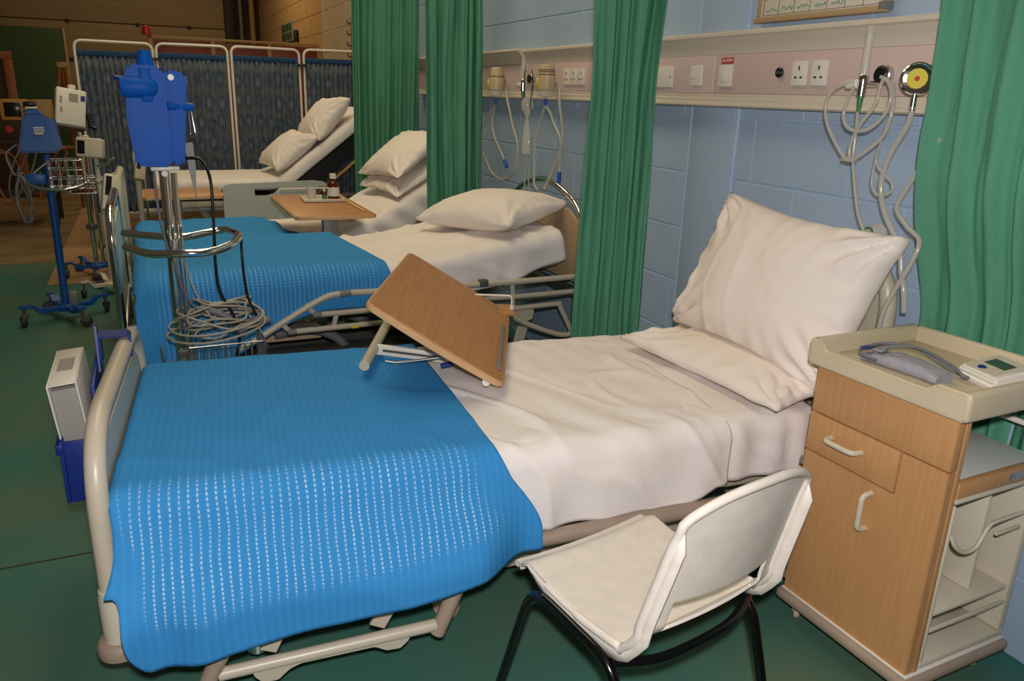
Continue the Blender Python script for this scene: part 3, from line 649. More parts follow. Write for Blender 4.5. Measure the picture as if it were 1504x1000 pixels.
bm = B(); box(bm, (0.54 + 0.02, -0.505, 0.44), (1.0, -0.48, 0.72), 0.0)
bm.free(); bm = B()   # moulded side panel with a hand slot, built around the slot
out = [(0.55, 0.42), (0.55, 0.70), (0.575, 0.728), (0.62, 0.735), (1.28, 0.752), (1.37, 0.742), (1.395, 0.725), (1.38, 0.70), (1.33, 0.70), (1.25, 0.63), (1.20, 0.52), (1.18, 0.42)]
slot = [(0.80, 0.635), (0.80, 0.695), (1.00, 0.702), (0.995, 0.685), (0.95, 0.648), (0.90, 0.635)]
def plate_with_hole(bm, out, hole, a, b):
    b2 = bmesh.new(); vo = [b2.verts.new((p[0], 0, p[1])) for p in out]; vh = [b2.verts.new((p[0], 0, p[1])) for p in hole]
    es = [b2.edges.new((L_[i], L_[(i + 1) % len(L_)])) for L_ in (vo, vh) for i in range(len(L_))]
    bmesh.ops.triangle_fill(b2, use_beauty=True, edges=es)
    bad = [f for f in b2.faces if all(v in vh for v in f.verts)]; bmesh.ops.delete(b2, geom=bad, context='FACES_ONLY')
    r = bmesh.ops.extrude_face_region(b2, geom=b2.faces[:]); vs_ = [g for g in r['geom'] if isinstance(g, bmesh.types.BMVert)]
    for v in vs_: v.co.y += b - a
    for v in b2.verts: v.co.y += a
    bmesh.ops.recalc_face_normals(b2, faces=b2.faces[:]); return merge(bm, b2)
plate_with_hole(bm, out, slot, -0.505, -0.475); obj('side_panel', bm, M_PANELGREY, bed4, angle=30)
w8 = wrinkle_top(41.0, 0.007, 4, 3)
fs4 = drape('bed_sheet', bed4, P4, lambda s: 0.05, lambda s: 1.97, 0.448, lambda u: 0.075 + 0.01 * sstep(0.95, 1.15, u), lambda u: 0.14, M_SHEET, lambda u, s, side: 0.003 + max(-0.001, w8(u, s, side)), nu=80, nv=60, thick=0.003, off=0.002)
tag(fs4, 'white sheet on the steeply raised bed in front of the screens', 'sheet')
q = math.radians(38)
pillow('pillow', 'white lower pillow on the steeply raised backrest before the screens', 0.66, 0.46, 0.20, (1.126, 7.22, 0.974), ((0.1, -1, -0.03), (math.cos(q), 0.1, math.sin(q))), seed=13.0, puff=0.5)
pillow('pillow', 'white upper pillow at the top of the steeply raised backrest before the screens', 0.66, 0.46, 0.21, (1.45, 7.22, 1.243), ((0.1, -1, 0.03), (math.cos(q + 0.2), 0.1, math.sin(q + 0.2))), seed=17.0, puff=0.5)
# ------------------------------------------------------------------ curtains
def curtain(label, cx, cy, wbot, wtop, n, z0, z1, amp, seed, lean=(0, 0), group=None, ang=0.0, xoff=None, waist=None):
    rnd = random.Random(seed); bm = B(); NX = n * 14; NZ = 46
    cuts = [0]; 
    for i in range(n): cuts.append(cuts[-1] + rnd.uniform(0.6, 1.5))
    cuts = [c / cuts[-1] for c in cuts]; amps = [rnd.uniform(0.55, 1.25) for _ in range(n)]; grid = []
    for k in range(NZ + 1):
        tz = k / NZ; z = lerp(z0, z1, tz); row = []
        wd = lerp(wbot, wtop, tz)
        if waist: wd *= 1 - waist[1] * math.exp(-((z - waist[0]) / 0.25) ** 2)
        for i in range(NX + 1):
            t = i / NX; f = t * n; j = min(n - 1, int(f)); ph = f - j; ph2 = f + 0.55 * nz(t * 2.5 + seed, z * 0.55, 6)
            x = lerp(cuts[j], cuts[j + 1], ph) - 0.5
            x += 0.030 * nz(t * 3 + seed, z * 1.1, 2) * (1 - abs(2 * t - 1))
            y = (math.sin(2 * PI * ph2) + 0.32 * math.sin(4 * PI * ph2 + seed + 2 * nz(j, z * 0.7, 3))) * amp * lerp(amps[j], amps[min(n - 1, j + 1)], sstep(0, 1, ph)) * (0.75 + 0.35 * nz(j * 3.1, z * 1.3 + seed, 1)) + 0.03 * nz(t * 2.2 + seed, z * 0.9, 4)
            y += 0.010 * nz(t * 16 + seed, z * 4.0, 8) + 0.006 * nz(t * 30, z * 9 + seed, 5)
            px = x * wd; py = y
            if ang: px, py = px * math.cos(ang) - py * math.sin(ang), px * math.sin(ang) + py * math.cos(ang)
            ox = xoff(z) if xoff else 0
            row.append(bm.verts.new((px + lean[0] * (tz - 0.5) + ox, py + lean[1] * (tz - 0.5), z + (0.012 * nz(t * 5, seed) if k == 0 else 0))))
        grid.append(row)
    for k in range(NZ):
        for i in range(NX): bm.faces.new((grid[k][i], grid[k][i + 1], grid[k + 1][i + 1], grid[k + 1][i]))
    o = obj('curtain', bm, M_CURTAIN, angle=180); o.location = (cx, cy, 0)
    sm = o.modifiers.new('thickness', 'SOLIDIFY'); sm.thickness = 0.003
    return tag(o, label, 'curtain', group)
curtain('green cloth curtain hanging behind the bedside cabinet, against the end of the trunking', 2.02, 1.335, 0.36, 0.50, 4, 0.35, 2.5, 0.034, 5, ang=math.radians(94), xoff=lambda z: 0.056 - 0.096 * sstep(0.9, 1.35, z))
curtain('green cloth curtain between the blue blanketed bed by the cabinet and the chrome ended bed', 1.765, 2.80, 0.30, 0.28, 4, 0.12, 2.6, 0.036, 12, lean=(0.02, 0.0), ang=math.radians(-25), waist=(1.55, 0.10))
curtain('green cloth curtain between the chrome ended bed and the bed with the tray table', 1.74, 4.68, 0.34, 0.34, 5, 0.12, 3.0, 0.035, 23, lean=(-0.02, 0), ang=math.radians(-15))
curtain('green cloth curtain between the bed with the tray table and the bed before the screens', 1.72, 6.10, 0.50, 0.50, 5, 0.12, 3.2, 0.05, 34, lean=(0.02, 0), ang=math.radians(-12))
# ------------------------------------------------------------------ bedhead service trunking on the wall
TF = 2.052; TZ0, TZ1 = 1.478, 1.752; TY0, TY1 = 0.75, 6.45
tr = thing('bedhead_trunking', 'long cream service trunking with pink front panel running along the blue wall', 'trunking', (0, 0, 0))
def extr(name, poly, y0, y1, material, parent, bev=0.0):
    bm = B(); prism(bm, poly, y0, y1, 'Y', bev); return obj(name, bm, material, parent, angle=25)
top_poly = [(WX - 0.001, TZ1), (TF - 0.012, TZ1), (TF - 0.018, TZ1 - 0.006), (TF - 0.018, TZ1 - 0.016), (TF - 0.008, TZ1 - 0.022), (TF + 0.004, TZ1 - 0.040), (TF + 0.014, TZ1 - 0.066), (TF + 0.015, 1.672), (WX - 0.001, 1.672)]
extr('upper_cover', top_poly, TY0, 4.35, M_TRUNK, tr)
top2 = [(WX - 0.001, TZ1 + 0.004), (TF - 0.045, TZ1 + 0.004), (TF - 0.05, TZ1 - 0.008), (TF - 0.03, TZ1 - 0.02), (TF + 0.01, TZ1 - 0.075), (TF + 0.014, 1.672), (WX - 0.001, 1.672)]
extr('upper_cover', top2, 4.35, TY1, M_TRUNK, tr)
y = TY0
for y1 in (2.62, 3.62, 4.42, 5.3, TY1):     # pink front panels with pale joint strips
    pbox('front_panel', (TF + 0.012, y + 0.003, 1.529), (WX - 0.001, y1 - 0.003, 1.671), M_PINK, tr, 0.001)
    if y1 < TY1: pbox('joint_strip', (TF + 0.008, y1 - 0.005, 1.532), (TF + 0.02, y1 + 0.005, 1.668), M_TRUNK, tr, 0.001)
    y = y1
low_poly = [(WX - 0.001, TZ0), (TF + 0.006, TZ0), (TF - 0.004, TZ0 + 0.006), (TF - 0.002, TZ0 + 0.016), (TF + 0.006, TZ0 + 0.020), (TF + 0.004, TZ0 + 0.030), (TF + 0.010, TZ0 + 0.034), (TF + 0.008, 1.528), (WX - 0.001, 1.528)]
extr('lower_rail', low_poly, TY0, TY1, M_TRUNK, tr)
FX = TF + 0.012
def plate(name, y, z, wy, hz, material=M_WHITEP, t=0.009):
    return pbox(name, (FX - t, y - wy / 2, z - hz / 2), (FX + 0.001, y + wy / 2, z + hz / 2), material, tr, 0.0025)
bp = plate('blank_plate', 2.965, 1.592, 0.16, 0.085)
for sy_ in (-0.065, 0.065): bm = B(); cyl(bm, (FX - 0.0095, 2.965 + sy_, 1.592), (FX - 0.008, 2.965 + sy_, 1.592), 0.004, 10); obj('screw', bm, M_STEEL, bp)
sw = plate('light_switch', 2.725, 1.596, 0.072, 0.078); pbox('rocker', (FX - 0.0125, 2.733, 1.585), (FX - 0.008, 2.757, 1.612), M_WHITEP, sw, 0.002)
al = plate('alarm_switch', 2.545, 1.593, 0.075, 0.080); pbox('rocker', (FX - 0.0125, 2.530, 1.572), (FX - 0.008, 2.570, 1.616), M_WHITEP, al, 0.003)
lb = plate('alarm_label', 2.545, 1.649, 0.070, 0.022, M_RED, 0.002)
text_mesh('alarm_text', 'ALARM', 0.019, M_WHITEP, lb, Matrix.Translation((FX - 0.0024, 2.545, 1.649)) @ Matrix(((0, 0, -1, 0), (-1, 0, 0, 0), (0, 1, 0, 0), (0, 0, 0, 1))))
bm = B(); cyl(bm, (FX - 0.012, 2.252, 1.602), (FX + 0.001, 2.252, 1.602), 0.017, 20, 0.003); jk = obj('jack_socket', bm, M_BLACK, tr)
bm = B(); cyl(bm, (FX - 0.014, 2.252, 1.602), (FX - 0.010, 2.252, 1.602), 0.006, 12); obj('jack_hole', bm, M_STEEL, jk)
def socket(y, z=1.598):
    s = plate('wall_socket', y, z, 0.068, 0.080)
    pbox('pin_hole', (FX - 0.0096, y - 0.003, z + 0.010), (FX - 0.0085, y + 0.003, z + 0.024), M_BLACK, s, 0)
    for q_ in (-0.013, 0.013): pbox('pin_hole', (FX - 0.0096, y + q_ - 0.005, z - 0.016), (FX - 0.0085, y + q_ + 0.005, z - 0.010), M_BLACK, s, 0)
for y in (2.155, 2.065, 3.835, 3.755, 3.675, 5.95, 5.85): socket(y)
def gas_outlet(y, z=1.585, ring=M_RED):
    bm = B(); cyl(bm, (FX - 0.022, y, z), (FX + 0.001, y, z), 0.030, 24, 0.003); g = obj('gas_outlet', bm, M_STEEL, tr)
    bm = B(); cyl(bm, (FX - 0.030, y, z), (FX - 0.021, y, z), 0.022, 20, 0.002); obj('outlet_core', bm, M_BLACK, g)
    pbox('outlet_marker', (FX - 0.0265, y - 0.018, z - 0.032), (FX - 0.018, y + 0.018, z - 0.014), ring, g, 0.003)
    return g
for y, rg in ((1.80, M_RED), (1.53, M_YELLOW), (4.02, M_YELLOW), (4.25, M_RED), (4.66, M_YELLOW)): gas_outlet(y, 1.59, rg)
pl = plate('notice_label', 4.36, 1.652, 0.07, 0.04, M_TRUNK, 0.002)
for q_ in (0.010, 0.0, -0.010): pbox('print_line', (FX - 0.0026, 4.335, 1.652 + q_ - 0.002), (FX - 0.0015, 4.385, 1.652 + q_ + 0.002), M_DGREY, pl, 0)
pbox('warning_label', (TF - 0.004, 1.585, 1.488), (TF + 0.01, 1.625, 1.520), M_YELLOW, tr, 0.001)
# ------------------------------------------------------------------ flowmeters, gauges, vacuum units, tubing
def flowmeter(label, y, zc, x, tall=0.15):
    t = thing('flowmeter', label, 'flowmeter', (x, y, zc))
    bm = B(); tube(bm, [(0.075, 0, 0), (0.0, 0, 0)], 0.009, 12); tube(bm, [(0, 0, -0.035), (0, 0, 0.022)], 0.013, 14); obj('valve_body', bm, M_CHROME, t)
    bm = B(); cyl(bm, (-0.004, 0.055, -0.002), (-0.002, 0.012, 0.0), 0.014, 16, 0.003); obj('control_knob', bm, M_WHITEP, t)
    plathe('flow_tube', [(0.0, 0.02), (0.012, 0.02), (0.012, tall), (0.008, tall + 0.012), (0, tall + 0.014)], M_CLEAR, t)
    plathe('inner_tube', [(0.0, 0.022), (0.004, 0.022), (0.005, tall - 0.01), (0, tall - 0.01)], M_WHITEP, t)
    plathe('tube_nut', [(0.009, 0.006), (0.014, 0.010), (0.014, 0.022), (0.009, 0.028)], M_CHROME, t)
    plathe('hose_tail', [(0.0, -0.085), (0.005, -0.085), (0.007, -0.060), (0.0085, -0.052), (0.0085, -0.030), (0.0, -0.03)], M_GREENCONN, t)
    return t
flowmeter('glass tube flowmeter plugged in above the upright pillow beside the cabinet', 1.797, 1.562, 1.97)
flowmeter('slim flowmeter plugged in between the two beige vacuum units', 4.13, 1.555, 1.945, 0.13)
# coiled oxygen tube
pts = [(1.97, 1.735, 1.581), (1.965, 1.694, 1.563), (1.96, 1.669, 1.517), (1.955, 1.666, 1.464), (1.953, 1.684, 1.41), (1.95, 1.765, 1.345), (1.95, 1.807, 1.348), (1.95, 1.881, 1.424), (1.95, 1.909, 1.487), (1.95, 1.895, 1.538), (1.955, 1.833, 1.566), (1.96, 1.816, 1.557), (1.958, 1.833, 1.52), (1.956, 1.838, 1.464), (1.955, 1.807, 1.431), (1.955, 1.742, 1.431), (1.957, 1.690, 1.475), (1.96, 1.680, 1.534), (1.962, 1.71, 1.575), (1.96, 1.722, 1.557), (1.955, 1.726, 1.504), (1.952, 1.768, 1.442), (1.95, 1.789, 1.384), (1.95, 1.783, 1.334)]
o = ptube('oxygen_tubing', catmull(pts, 8), 0.0058, M_TUBE, None, 8); tag(o, 'clear oxygen tubing tied in loops below the glass flowmeter', 'tubing')
ptube('drop_tube', catmull([(1.965, 1.795, 1.48), (1.955, 1.78, 1.423), (1.952, 1.773, 1.348), (1.95, 1.747, 1.261), (1.95, 1.720, 1.187), (1.955, 1.689, 1.133), (1.965, 1.666, 1.09)], 8), 0.0052, M_TUBE, o, 8)
ptube('side_loop', catmull([(1.955, 1.670, 1.466), (1.96, 1.694, 1.354), (1.96, 1.670, 1.317), (1.96, 1.628, 1.291), (1.96, 1.626, 1.261), (1.96, 1.666, 1.248), (1.96, 1.696, 1.275), (1.96, 1.697, 1.345), (1.958, 1.690, 1.38)], 7), 0.0038, M_TUBE, o, 8)
bm = B(); box(bm, (1.94, 1.76, 1.335), (1.96, 1.81, 1.349), 0.003); obj('cable_tie', bm, M_TUBE, o)
g = thing('suction_gauge', 'round yellow suction gauge in a chrome rim beside the green curtain', 'gauge', (1.955, 1.598, 1.575))
mt = rotm(0, -PI / 2, math.radians(28))
plathe('gauge_case', [(0.0, -0.035), (0.038, -0.035), (0.044, -0.028), (0.044, 0.004), (0.040, 0.008), (0.036, 0.006), (0, 0.004)], M_CHROME, g, mt)
fc = plathe('gauge_face', [(0, 0.004), (0.036, 0.004), (0.036, 0.0055), (0, 0.0055)], M_YELLOW, g, mt)
plathe('needle_hub', [(0, 0.005), (0.007, 0.005), (0.006, 0.009), (0, 0.009)], M_RED, fc, mt)
for k in range(11):
    a = math.radians(-40 + k * 26); bm = B(); box(bm, (0.026, -0.001, 0.0052), (0.033, 0.001, 0.0062), 0, 1, mt @ rotm(0, 0, a)); obj('dial_tick', bm, M_BLACK, fc)
bm = B(); tube(bm, [(0.11, -0.01, -0.01), (0.03, 0, 0)], 0.010, 10); tube(bm, [(0, 0, -0.085), (0, 0, -0.04)], 0.008, 10); obj('gauge_stem', bm, M_CHROME, g)
o = ptube('suction_hose', catmull([(1.955, 1.598, 1.50), (1.958, 1.606, 1.452), (1.96, 1.652, 1.357), (1.96, 1.662, 1.279), (1.96, 1.635, 1.203), (1.955, 1.560, 1.112), (1.952, 1.535, 1.043), (1.95, 1.512, 0.985), (1.955, 1.505, 0.93)], 8), 0.0085, M_TUBE, None, 10)
tag(o, 'thick grey suction hose falling from the yellow gauge to the headboard', 'hose')
o = ptube('suction_tubing', catmull([(1.99, 1.52, 1.42), (1.98, 1.548, 1.358), (1.98, 1.593, 1.269), (1.98, 1.611, 1.215), (1.975, 1.562, 1.17), (1.97, 1.510, 1.138), (1.955, 1.511, 1.075), (1.94, 1.54, 0.983), (1.93, 1.555, 0.911), (1.92, 1.555, 0.80)], 8), 0.0075, M_TUBE, None, 10)
tag(o, 'kinked clear suction tubing between the green curtain and the upright pillow', 'tubing')
mk = thing('oxygen_mask', 'crumpled clear oxygen mask with green strap behind the upright pillow', 'mask', (2.02, 1.72, 1.10))
bm = B(); prof_ = [(0.0, 0.06), (0.018, 0.058), (0.03, 0.04), (0.042, 0.01), (0.05, -0.03), (0.05, -0.05)]; lathe(bm, prof_, 18, rotm(0.4, 0.5, 0) @ Matrix.Diagonal((0.7, 1.2, 1, 1))); obj('mask_shell', bm, M_CLEAR, mk)
ptube('strap', catmull([(-0.03, 0.09, -0.005), (-0.03, 0.05, 0.0), (-0.02, 0.01, 0.035), (-0.025, -0.02, 0.04), (-0.03, -0.045, 0.0)], 6), 0.003, M_GREENCONN, mk, 6)
def vacuum_unit(label, y, x=1.93, z=1.60, domed=True):
    t = thing('vacuum_unit', label, 'vacuum regulator', (x, y, z))
    plathe('body', [(0, -0.052), (0.042, -0.052), (0.044, -0.045), (0.046, 0.02), (0.045, 0.026), (0, 0.026)], M_VAC, t)
    plathe('cap', [(0, 0.026), (0.040, 0.026), (0.039, 0.058), (0.033, 0.072), (0.02, 0.078), (0, 0.079)] if domed else [(0, 0.026), (0.042, 0.026), (0.041, 0.066), (0.037, 0.074), (0, 0.075)], M_VAC, t)
    plathe('band', [(0.043, 0.020), (0.0465, 0.022), (0.0465, 0.025), (0.042, 0.027)], M_DGREY, t)
    plathe('sight_bowl', [(0.036, -0.052), (0.039, -0.054), (0.037, -0.082), (0.02, -0.088), (0, -0.088)], M_CLEAR, t)
    mt_ = Matrix.Translation((-0.020, 0.038, -0.015)) @ rotm(0, -PI / 2, math.radians(-48))
    gd = plathe('gauge', [(0, -0.01), (0.030, -0.01), (0.031, 0.008), (0.028, 0.011), (0, 0.011)], M_YELLOW, t, mt_)
    for q_ in range(5): bm = B(); box(bm, (0.012, -0.0015, 0.0105), (0.022, 0.0015, 0.0122), 0, 1, mt_ @ rotm(0, 0, q_ * 1.2)); obj('dial_mark', bm, M_BLACK, gd)
    if not domed:
        for q_ in (0.045, 0.036): plathe('printed_band', [(0.0417, q_), (0.0421, q_), (0.0421, q_ + 0.004), (0.0417, q_ + 0.004)], M_INKB, t)
    bm = B(); tube(bm, [(0.025, 0.03, 0.0), (0.125, 0.185, 0.012)], 0.011, 12); obj('connector', bm, M_STEEL, t)
    plathe('outlet_tip', [(0, -0.088), (0.007, -0.088), (0.006, -0.098), (0, -0.098)], M_CLEAR, t)
    plathe('hose_connector', [(0, -0.096), (0.0085, -0.096), (0.0075, -0.135), (0, -0.135)], M_BLUECONN, t)
    return t
vacuum_unit('beige vacuum regulator with domed cap, nearest the flowmeter and the tray table curtain', 4.47, 1.93, 1.575)
vacuum_unit('beige vacuum regulator with flat printed cap beside the row of three sockets', 3.82, 1.935, 1.58, False)
def hang(label, pts, r=0.0075, tip=True):
    o = ptube('suction_hose', catmull(pts, 8), r, M_TUBE, None, 8); tag(o, label, 'hose')
    if tip:
        a = Vector(pts[-2]); b = Vector(pts[-1]); d = (b - a).normalized(); bm = B(); cyl(bm, b - d * 0.012, b + d * 0.045, 0.0105, 10, 0.002); obj('blue_tip', bm, M_BLUECONN, o)
    return o
hang('clear hose forked left from the domed vacuum regulator behind the curtain', [(1.935, 4.475, 1.445), (1.945, 4.56, 1.41), (1.95, 4.653, 1.352), (1.95, 4.757, 1.267), (1.95, 4.80, 1.20)], tip=False)
hang('short clear hose with blue tip hanging from the domed vacuum regulator', [(1.935, 4.475, 1.445), (1.945, 4.54, 1.40), (1.95, 4.568, 1.316), (1.95, 4.518, 1.241), (1.95, 4.413, 1.161), (1.95, 4.362, 1.117)])
hang('long clear hose looping below the domed vacuum regulator outlet', [(2.03, 4.60, 1.56), (1.97, 4.42, 1.52), (1.95, 4.336, 1.447), (1.95, 4.258, 1.321), (1.95, 4.188, 1.224), (1.95, 4.208, 1.102), (1.95, 4.285, 1.038), (1.95, 4.403, 1.007), (1.95, 4.557, 1.031), (1.95, 4.668, 1.112), (1.95, 4.71, 1.139)], tip=False)
hang('left clear hose of the pair below the flat capped vacuum regulator', [(1.935, 3.825, 1.45), (1.94, 3.87, 1.40), (1.95, 3.918, 1.346), (1.95, 3.961, 1.257), (1.95, 3.960, 1.125), (1.95, 3.951, 1.027), (1.95, 3.908, 1.005)], tip=False)
hang('right clear hose of the pair below the flat capped vacuum regulator', [(1.935, 3.82, 1.45), (1.945, 3.78, 1.41), (1.95, 3.747, 1.362), (1.95, 3.670, 1.292), (1.95, 3.668, 1.218), (1.95, 3.741, 1.119), (1.95, 3.828, 1.014)], tip=False)
hang('clear hose with blue tip hanging straight beside the flat capped vacuum regulator', [(2.03, 3.97, 1.56), (1.98, 3.77, 1.55), (1.95, 3.692, 1.453), (1.95, 3.647, 1.326), (1.95, 3.658, 1.21), (1.95, 3.660, 1.11)])
bag = thing('oxygen_bag', 'clear plastic oxygen mask and bag on black straps below the slim flowmeter', 'mask', (1.945, 4.065, 1.36))
bm = B(); lathe(bm, [(0, 0.13), (0.028, 0.12), (0.036, 0.09), (0.030, 0.06), (0.014, 0.035), (0.010, 0.02)], 16); obj('mask_shell', bm, M_CLEAR, bag)
bm = B(); bx = lathe(bm, [(0.010, 0.02), (0.024, -0.01), (0.040, -0.08), (0.044, -0.15), (0.042, -0.175), (0, -0.178)], 16, Matrix.Diagonal((0.5, 1, 1, 1))); obj('reservoir_bag', bm, M_CLEAR, bag)
for a, b in ((0.045, 0.035), (-0.06, -0.035)): ptube('strap', catmull([(0, a * 0.9 + 0.01, 0.27), (0, a, 0.18), (0, b, 0.10), (0, b + (0.012 if b > 0 else -0.02), 0.05)], 6), 0.003, M_BLACK, bag, 6)
for q_ in (0.02, -0.025): ptube('tail_tube', catmull([(0, q_ * 0.5, -0.175), (0.01, q_, -0.28), (0.01, q_ * 1.4, -0.42)], 6), 0.004, M_TUBE, bag, 6)

# ------------------------------------------------------------------ whiteboard above the trunking
wbd = thing('whiteboard', 'framed whiteboard with handwritten name grid above the trunking', 'whiteboard', (0, 0, 0))
y0, y1, z0w, z1w = 1.865, 2.445, 1.775, 2.30
X0 = WX - 0.028
pbox('board_panel', (X0 + 0.006, y0 + 0.008, z0w + 0.008), (WX - 0.001, y1 - 0.008, z1w - 0.008), M_WHITEB, wbd, 0.001)
for nm, lo, hi in (('bottom_frame', (X0 - 0.012, y0, z0w), (WX - 0.001, y1, z0w + 0.02)), ('top_frame', (X0, y0, z1w - 0.02), (WX - 0.001, y1, z1w)), ('side_frame', (X0, y1 - 0.016, z0w + 0.021), (WX - 0.001, y1, z1w - 0.021)), ('side_frame', (X0, y0, z0w + 0.021), (WX - 0.001, y0 + 0.016, z1w - 0.021))):
    pbox(nm, lo, hi, M_BOARDFR, wbd, 0.004)
pbox('frame_corner', (X0 - 0.014, y0 - 0.004, z0w + 0.006), (WX - 0.001, y0 + 0.02, z0w + 0.03), M_GREY, wbd, 0.003)
LX = X0 + 0.0055
for k in range(8):
    yy = lerp(y1 - 0.03, y0 + 0.02, k / 7); pbox('grid_line', (LX - 0.0005, yy - 0.0009, z0w + 0.024), (LX + 0.001, yy + 0.0009, z1w - 0.03), M_LINE, wbd, 0)
for k in range(9):
    zz = z0w + 0.026 + k * 0.053; pbox('grid_line', (LX - 0.0005, y0 + 0.018, zz - 0.0009), (LX + 0.001, y1 - 0.028, zz + 0.0009), M_LINE, wbd, 0)
rnd = random.Random(4)
for k, rw, ink in [(0, 0, M_INKG), (1, 0, M_INKG), (2, 0, M_INKG), (3, 0, M_INKG), (4, 0, M_INKG), (0, 1, M_INKB), (1, 1, M_INKB), (2, 1, M_INKB)]:   # unreadable handwriting
    ya = lerp(y1 - 0.03, y0 + 0.02, (k + 0.22) / 7); zz = z0w + 0.026 + rw * 0.053 + 0.016; pts = []
    for q_ in range(14): pts.append((LX - 0.0006, ya - q_ * 0.0042, zz + rnd.uniform(-0.006, 0.009)))
    ptube('handwriting', catmull(pts, 3), 0.0012, ink, wbd, 5)
# ------------------------------------------------------------------ bedside cabinet
cb = thing('bedside_cabinet', 'beech bedside cabinet with cream tray top beside the bed', 'cabinet', (1.64, 1.06, 0), math.radians(1.5))
W_, D_ = 0.43, 0.392   # along y, along x
pbox('front_panel_top', (0.0, 0.004, 0.682), (0.028, W_ - 0.004, 0.822), M_BEECH, cb, 0.003)
dr = pbox('drawer', (-0.001, 0.135, 0.565), (0.03, W_ - 0.003, 0.678), M_BEECH, cb, 0.002)
def handle(parent, p0, p1, out=0.032, r=0.0075):
    a = Vector(p0); b = Vector(p1); ox = Vector((-out, 0, 0)); d = (b - a).normalized() * 0.004
    ptube('handle', fillet([a, a + ox + d, b + ox - d, b], 0.018, 6), r, M_CREAMP, parent, 12)
handle(dr, (0.0, 0.345, 0.628), (0.0, 0.245, 0.628))
L_poly = [(0.004, 0.10), (W_ - 0.003, 0.10), (W_ - 0.003, 0.561), (0.131, 0.561), (0.131, 0.678), (0.004, 0.678)]
bm = B(); prism(bm, L_poly, 0.0, 0.028, 'X', 0.002); dd = obj('door', bm, M_BEECH, cb, angle=30)
handle(dd, (0.0, 0.195, 0.535), (0.0, 0.195, 0.43))
for zz in (0.14, 0.52):
    bm = B(); cyl(bm, (0.006, W_ + 0.005, zz - 0.012), (0.006, W_ + 0.005, zz + 0.012), 0.007, 10, 0.002); obj('hinge', bm, M_GREY, cb)
pbox('far_side_panel', (0.03, W_ - 0.02, 0.10), (D_, W_ - 0.002, 0.822), M_BEECH, cb, 0.002)
pbox('back_panel', (D_ - 0.014, 0.02, 0.10), (D_ - 0.001, W_ - 0.021, 0.60), M_BEECH, cb, 0.001)
pbox('front_edge_strip', (0.0285, 0.003, 0.10), (0.045, 0.02, 0.822), M_BEECH, cb, 0.002)
pbox('shelf', (0.03, 0.022, 0.628), (D_ - 0.001, W_ - 0.021, 0.642), M_PANELGREY, cb, 0.002)
se = pbox('shelf_edge', (0.046, 0.0, 0.604), (D_, 0.021, 0.644), M_BEECH, cb, 0.002)
pbox('name_plate', (0.24, -0.002, 0.615), (0.29, 0.001, 0.634), M_STEEL, se, 0.001)
ptube('rear_rail', [(D_ - 0.01, 0.03, 0.72), (D_ - 0.01, W_ - 0.02, 0.72)], 0.008, M_WHITEP, cb, 8)
pbox('rear_post', (D_ - 0.018, 0.004, 0.6445), (D_, 0.022, 0.822), M_CREAMP, cb, 0.003)
# moulded plastic side: frame around two pockets and a bottom pocket, with holder rails
sp = bpy.data.objects.new('side_moulding', None); COL.objects.link(sp); sp.parent = cb
ym = 0.0
pbox('moulding_back', (0.046, 0.14, 0.105), (D_ - 0.015, 0.15, 0.60), M_CREAMP, sp, 0.002)
for nm, lo, hi in (('top_lip', (0.046, 0.0, 0.585), (D_, 0.139, 0.602)), ('front_lip', (0.046, 0.0, 0.13), (0.058, 0.139, 0.584)), ('rear_lip', (D_ - 0.03, 0.0, 0.13), (D_, 0.139, 0.584)), ('bottom_lip', (0.046, 0.0, 0.108), (D_, 0.139, 0.129))):
    pbox(nm, lo, hi, M_CREAMP, sp, 0.008)
pbox('pocket_floor', (0.059, 0.004, 0.262), (D_ - 0.031, 0.139, 0.276), M_CREAMP, sp, 0.006)
pbox('pocket_divider', (0.232, 0.03, 0.277), (0.246, 0.139, 0.584), M_CREAMP, sp, 0.006)
pbox('holder_bar', (0.059, 0.0, 0.218), (D_ - 0.031, 0.008, 0.230), M_CREAMP, sp, 0.003)
pbox('holder_bar', (0.247, 0.0, 0.455), (D_ - 0.045, 0.008, 0.465), M_CREAMP, sp, 0.003)
ptube('bottle_holder', catmull([(0.06, 0.004, 0.502), (0.075, -0.004, 0.470), (0.11, -0.008, 0.448), (0.15, -0.008, 0.450), (0.175, -0.006, 0.475), (0.20, -0.002, 0.498), (0.24, 0.0, 0.503), (0.39, 0.0, 0.505)], 6), 0.0055, M_CREAMP, sp, 10)
bs = pbox('base_plinth', (-0.022, -0.018, 0.066), (D_ + 0.012, W_ + 0.012, 0.099), M_BEIGED, cb, 0.014, 3)
pbox('plinth_top', (-0.006, -0.004, 0.0995), (D_, W_, 0.104), M_WHITEP, bs, 0.001)
for x_, y_ in ((0.03, 0.03), (0.03, W_ - 0.04), (D_ - 0.06, 0.03), (D_ - 0.06, W_ - 0.04)): caster(cb, x_, y_, 0.024, 0.8, 0.02, M_CREAMP, M_BLANK)
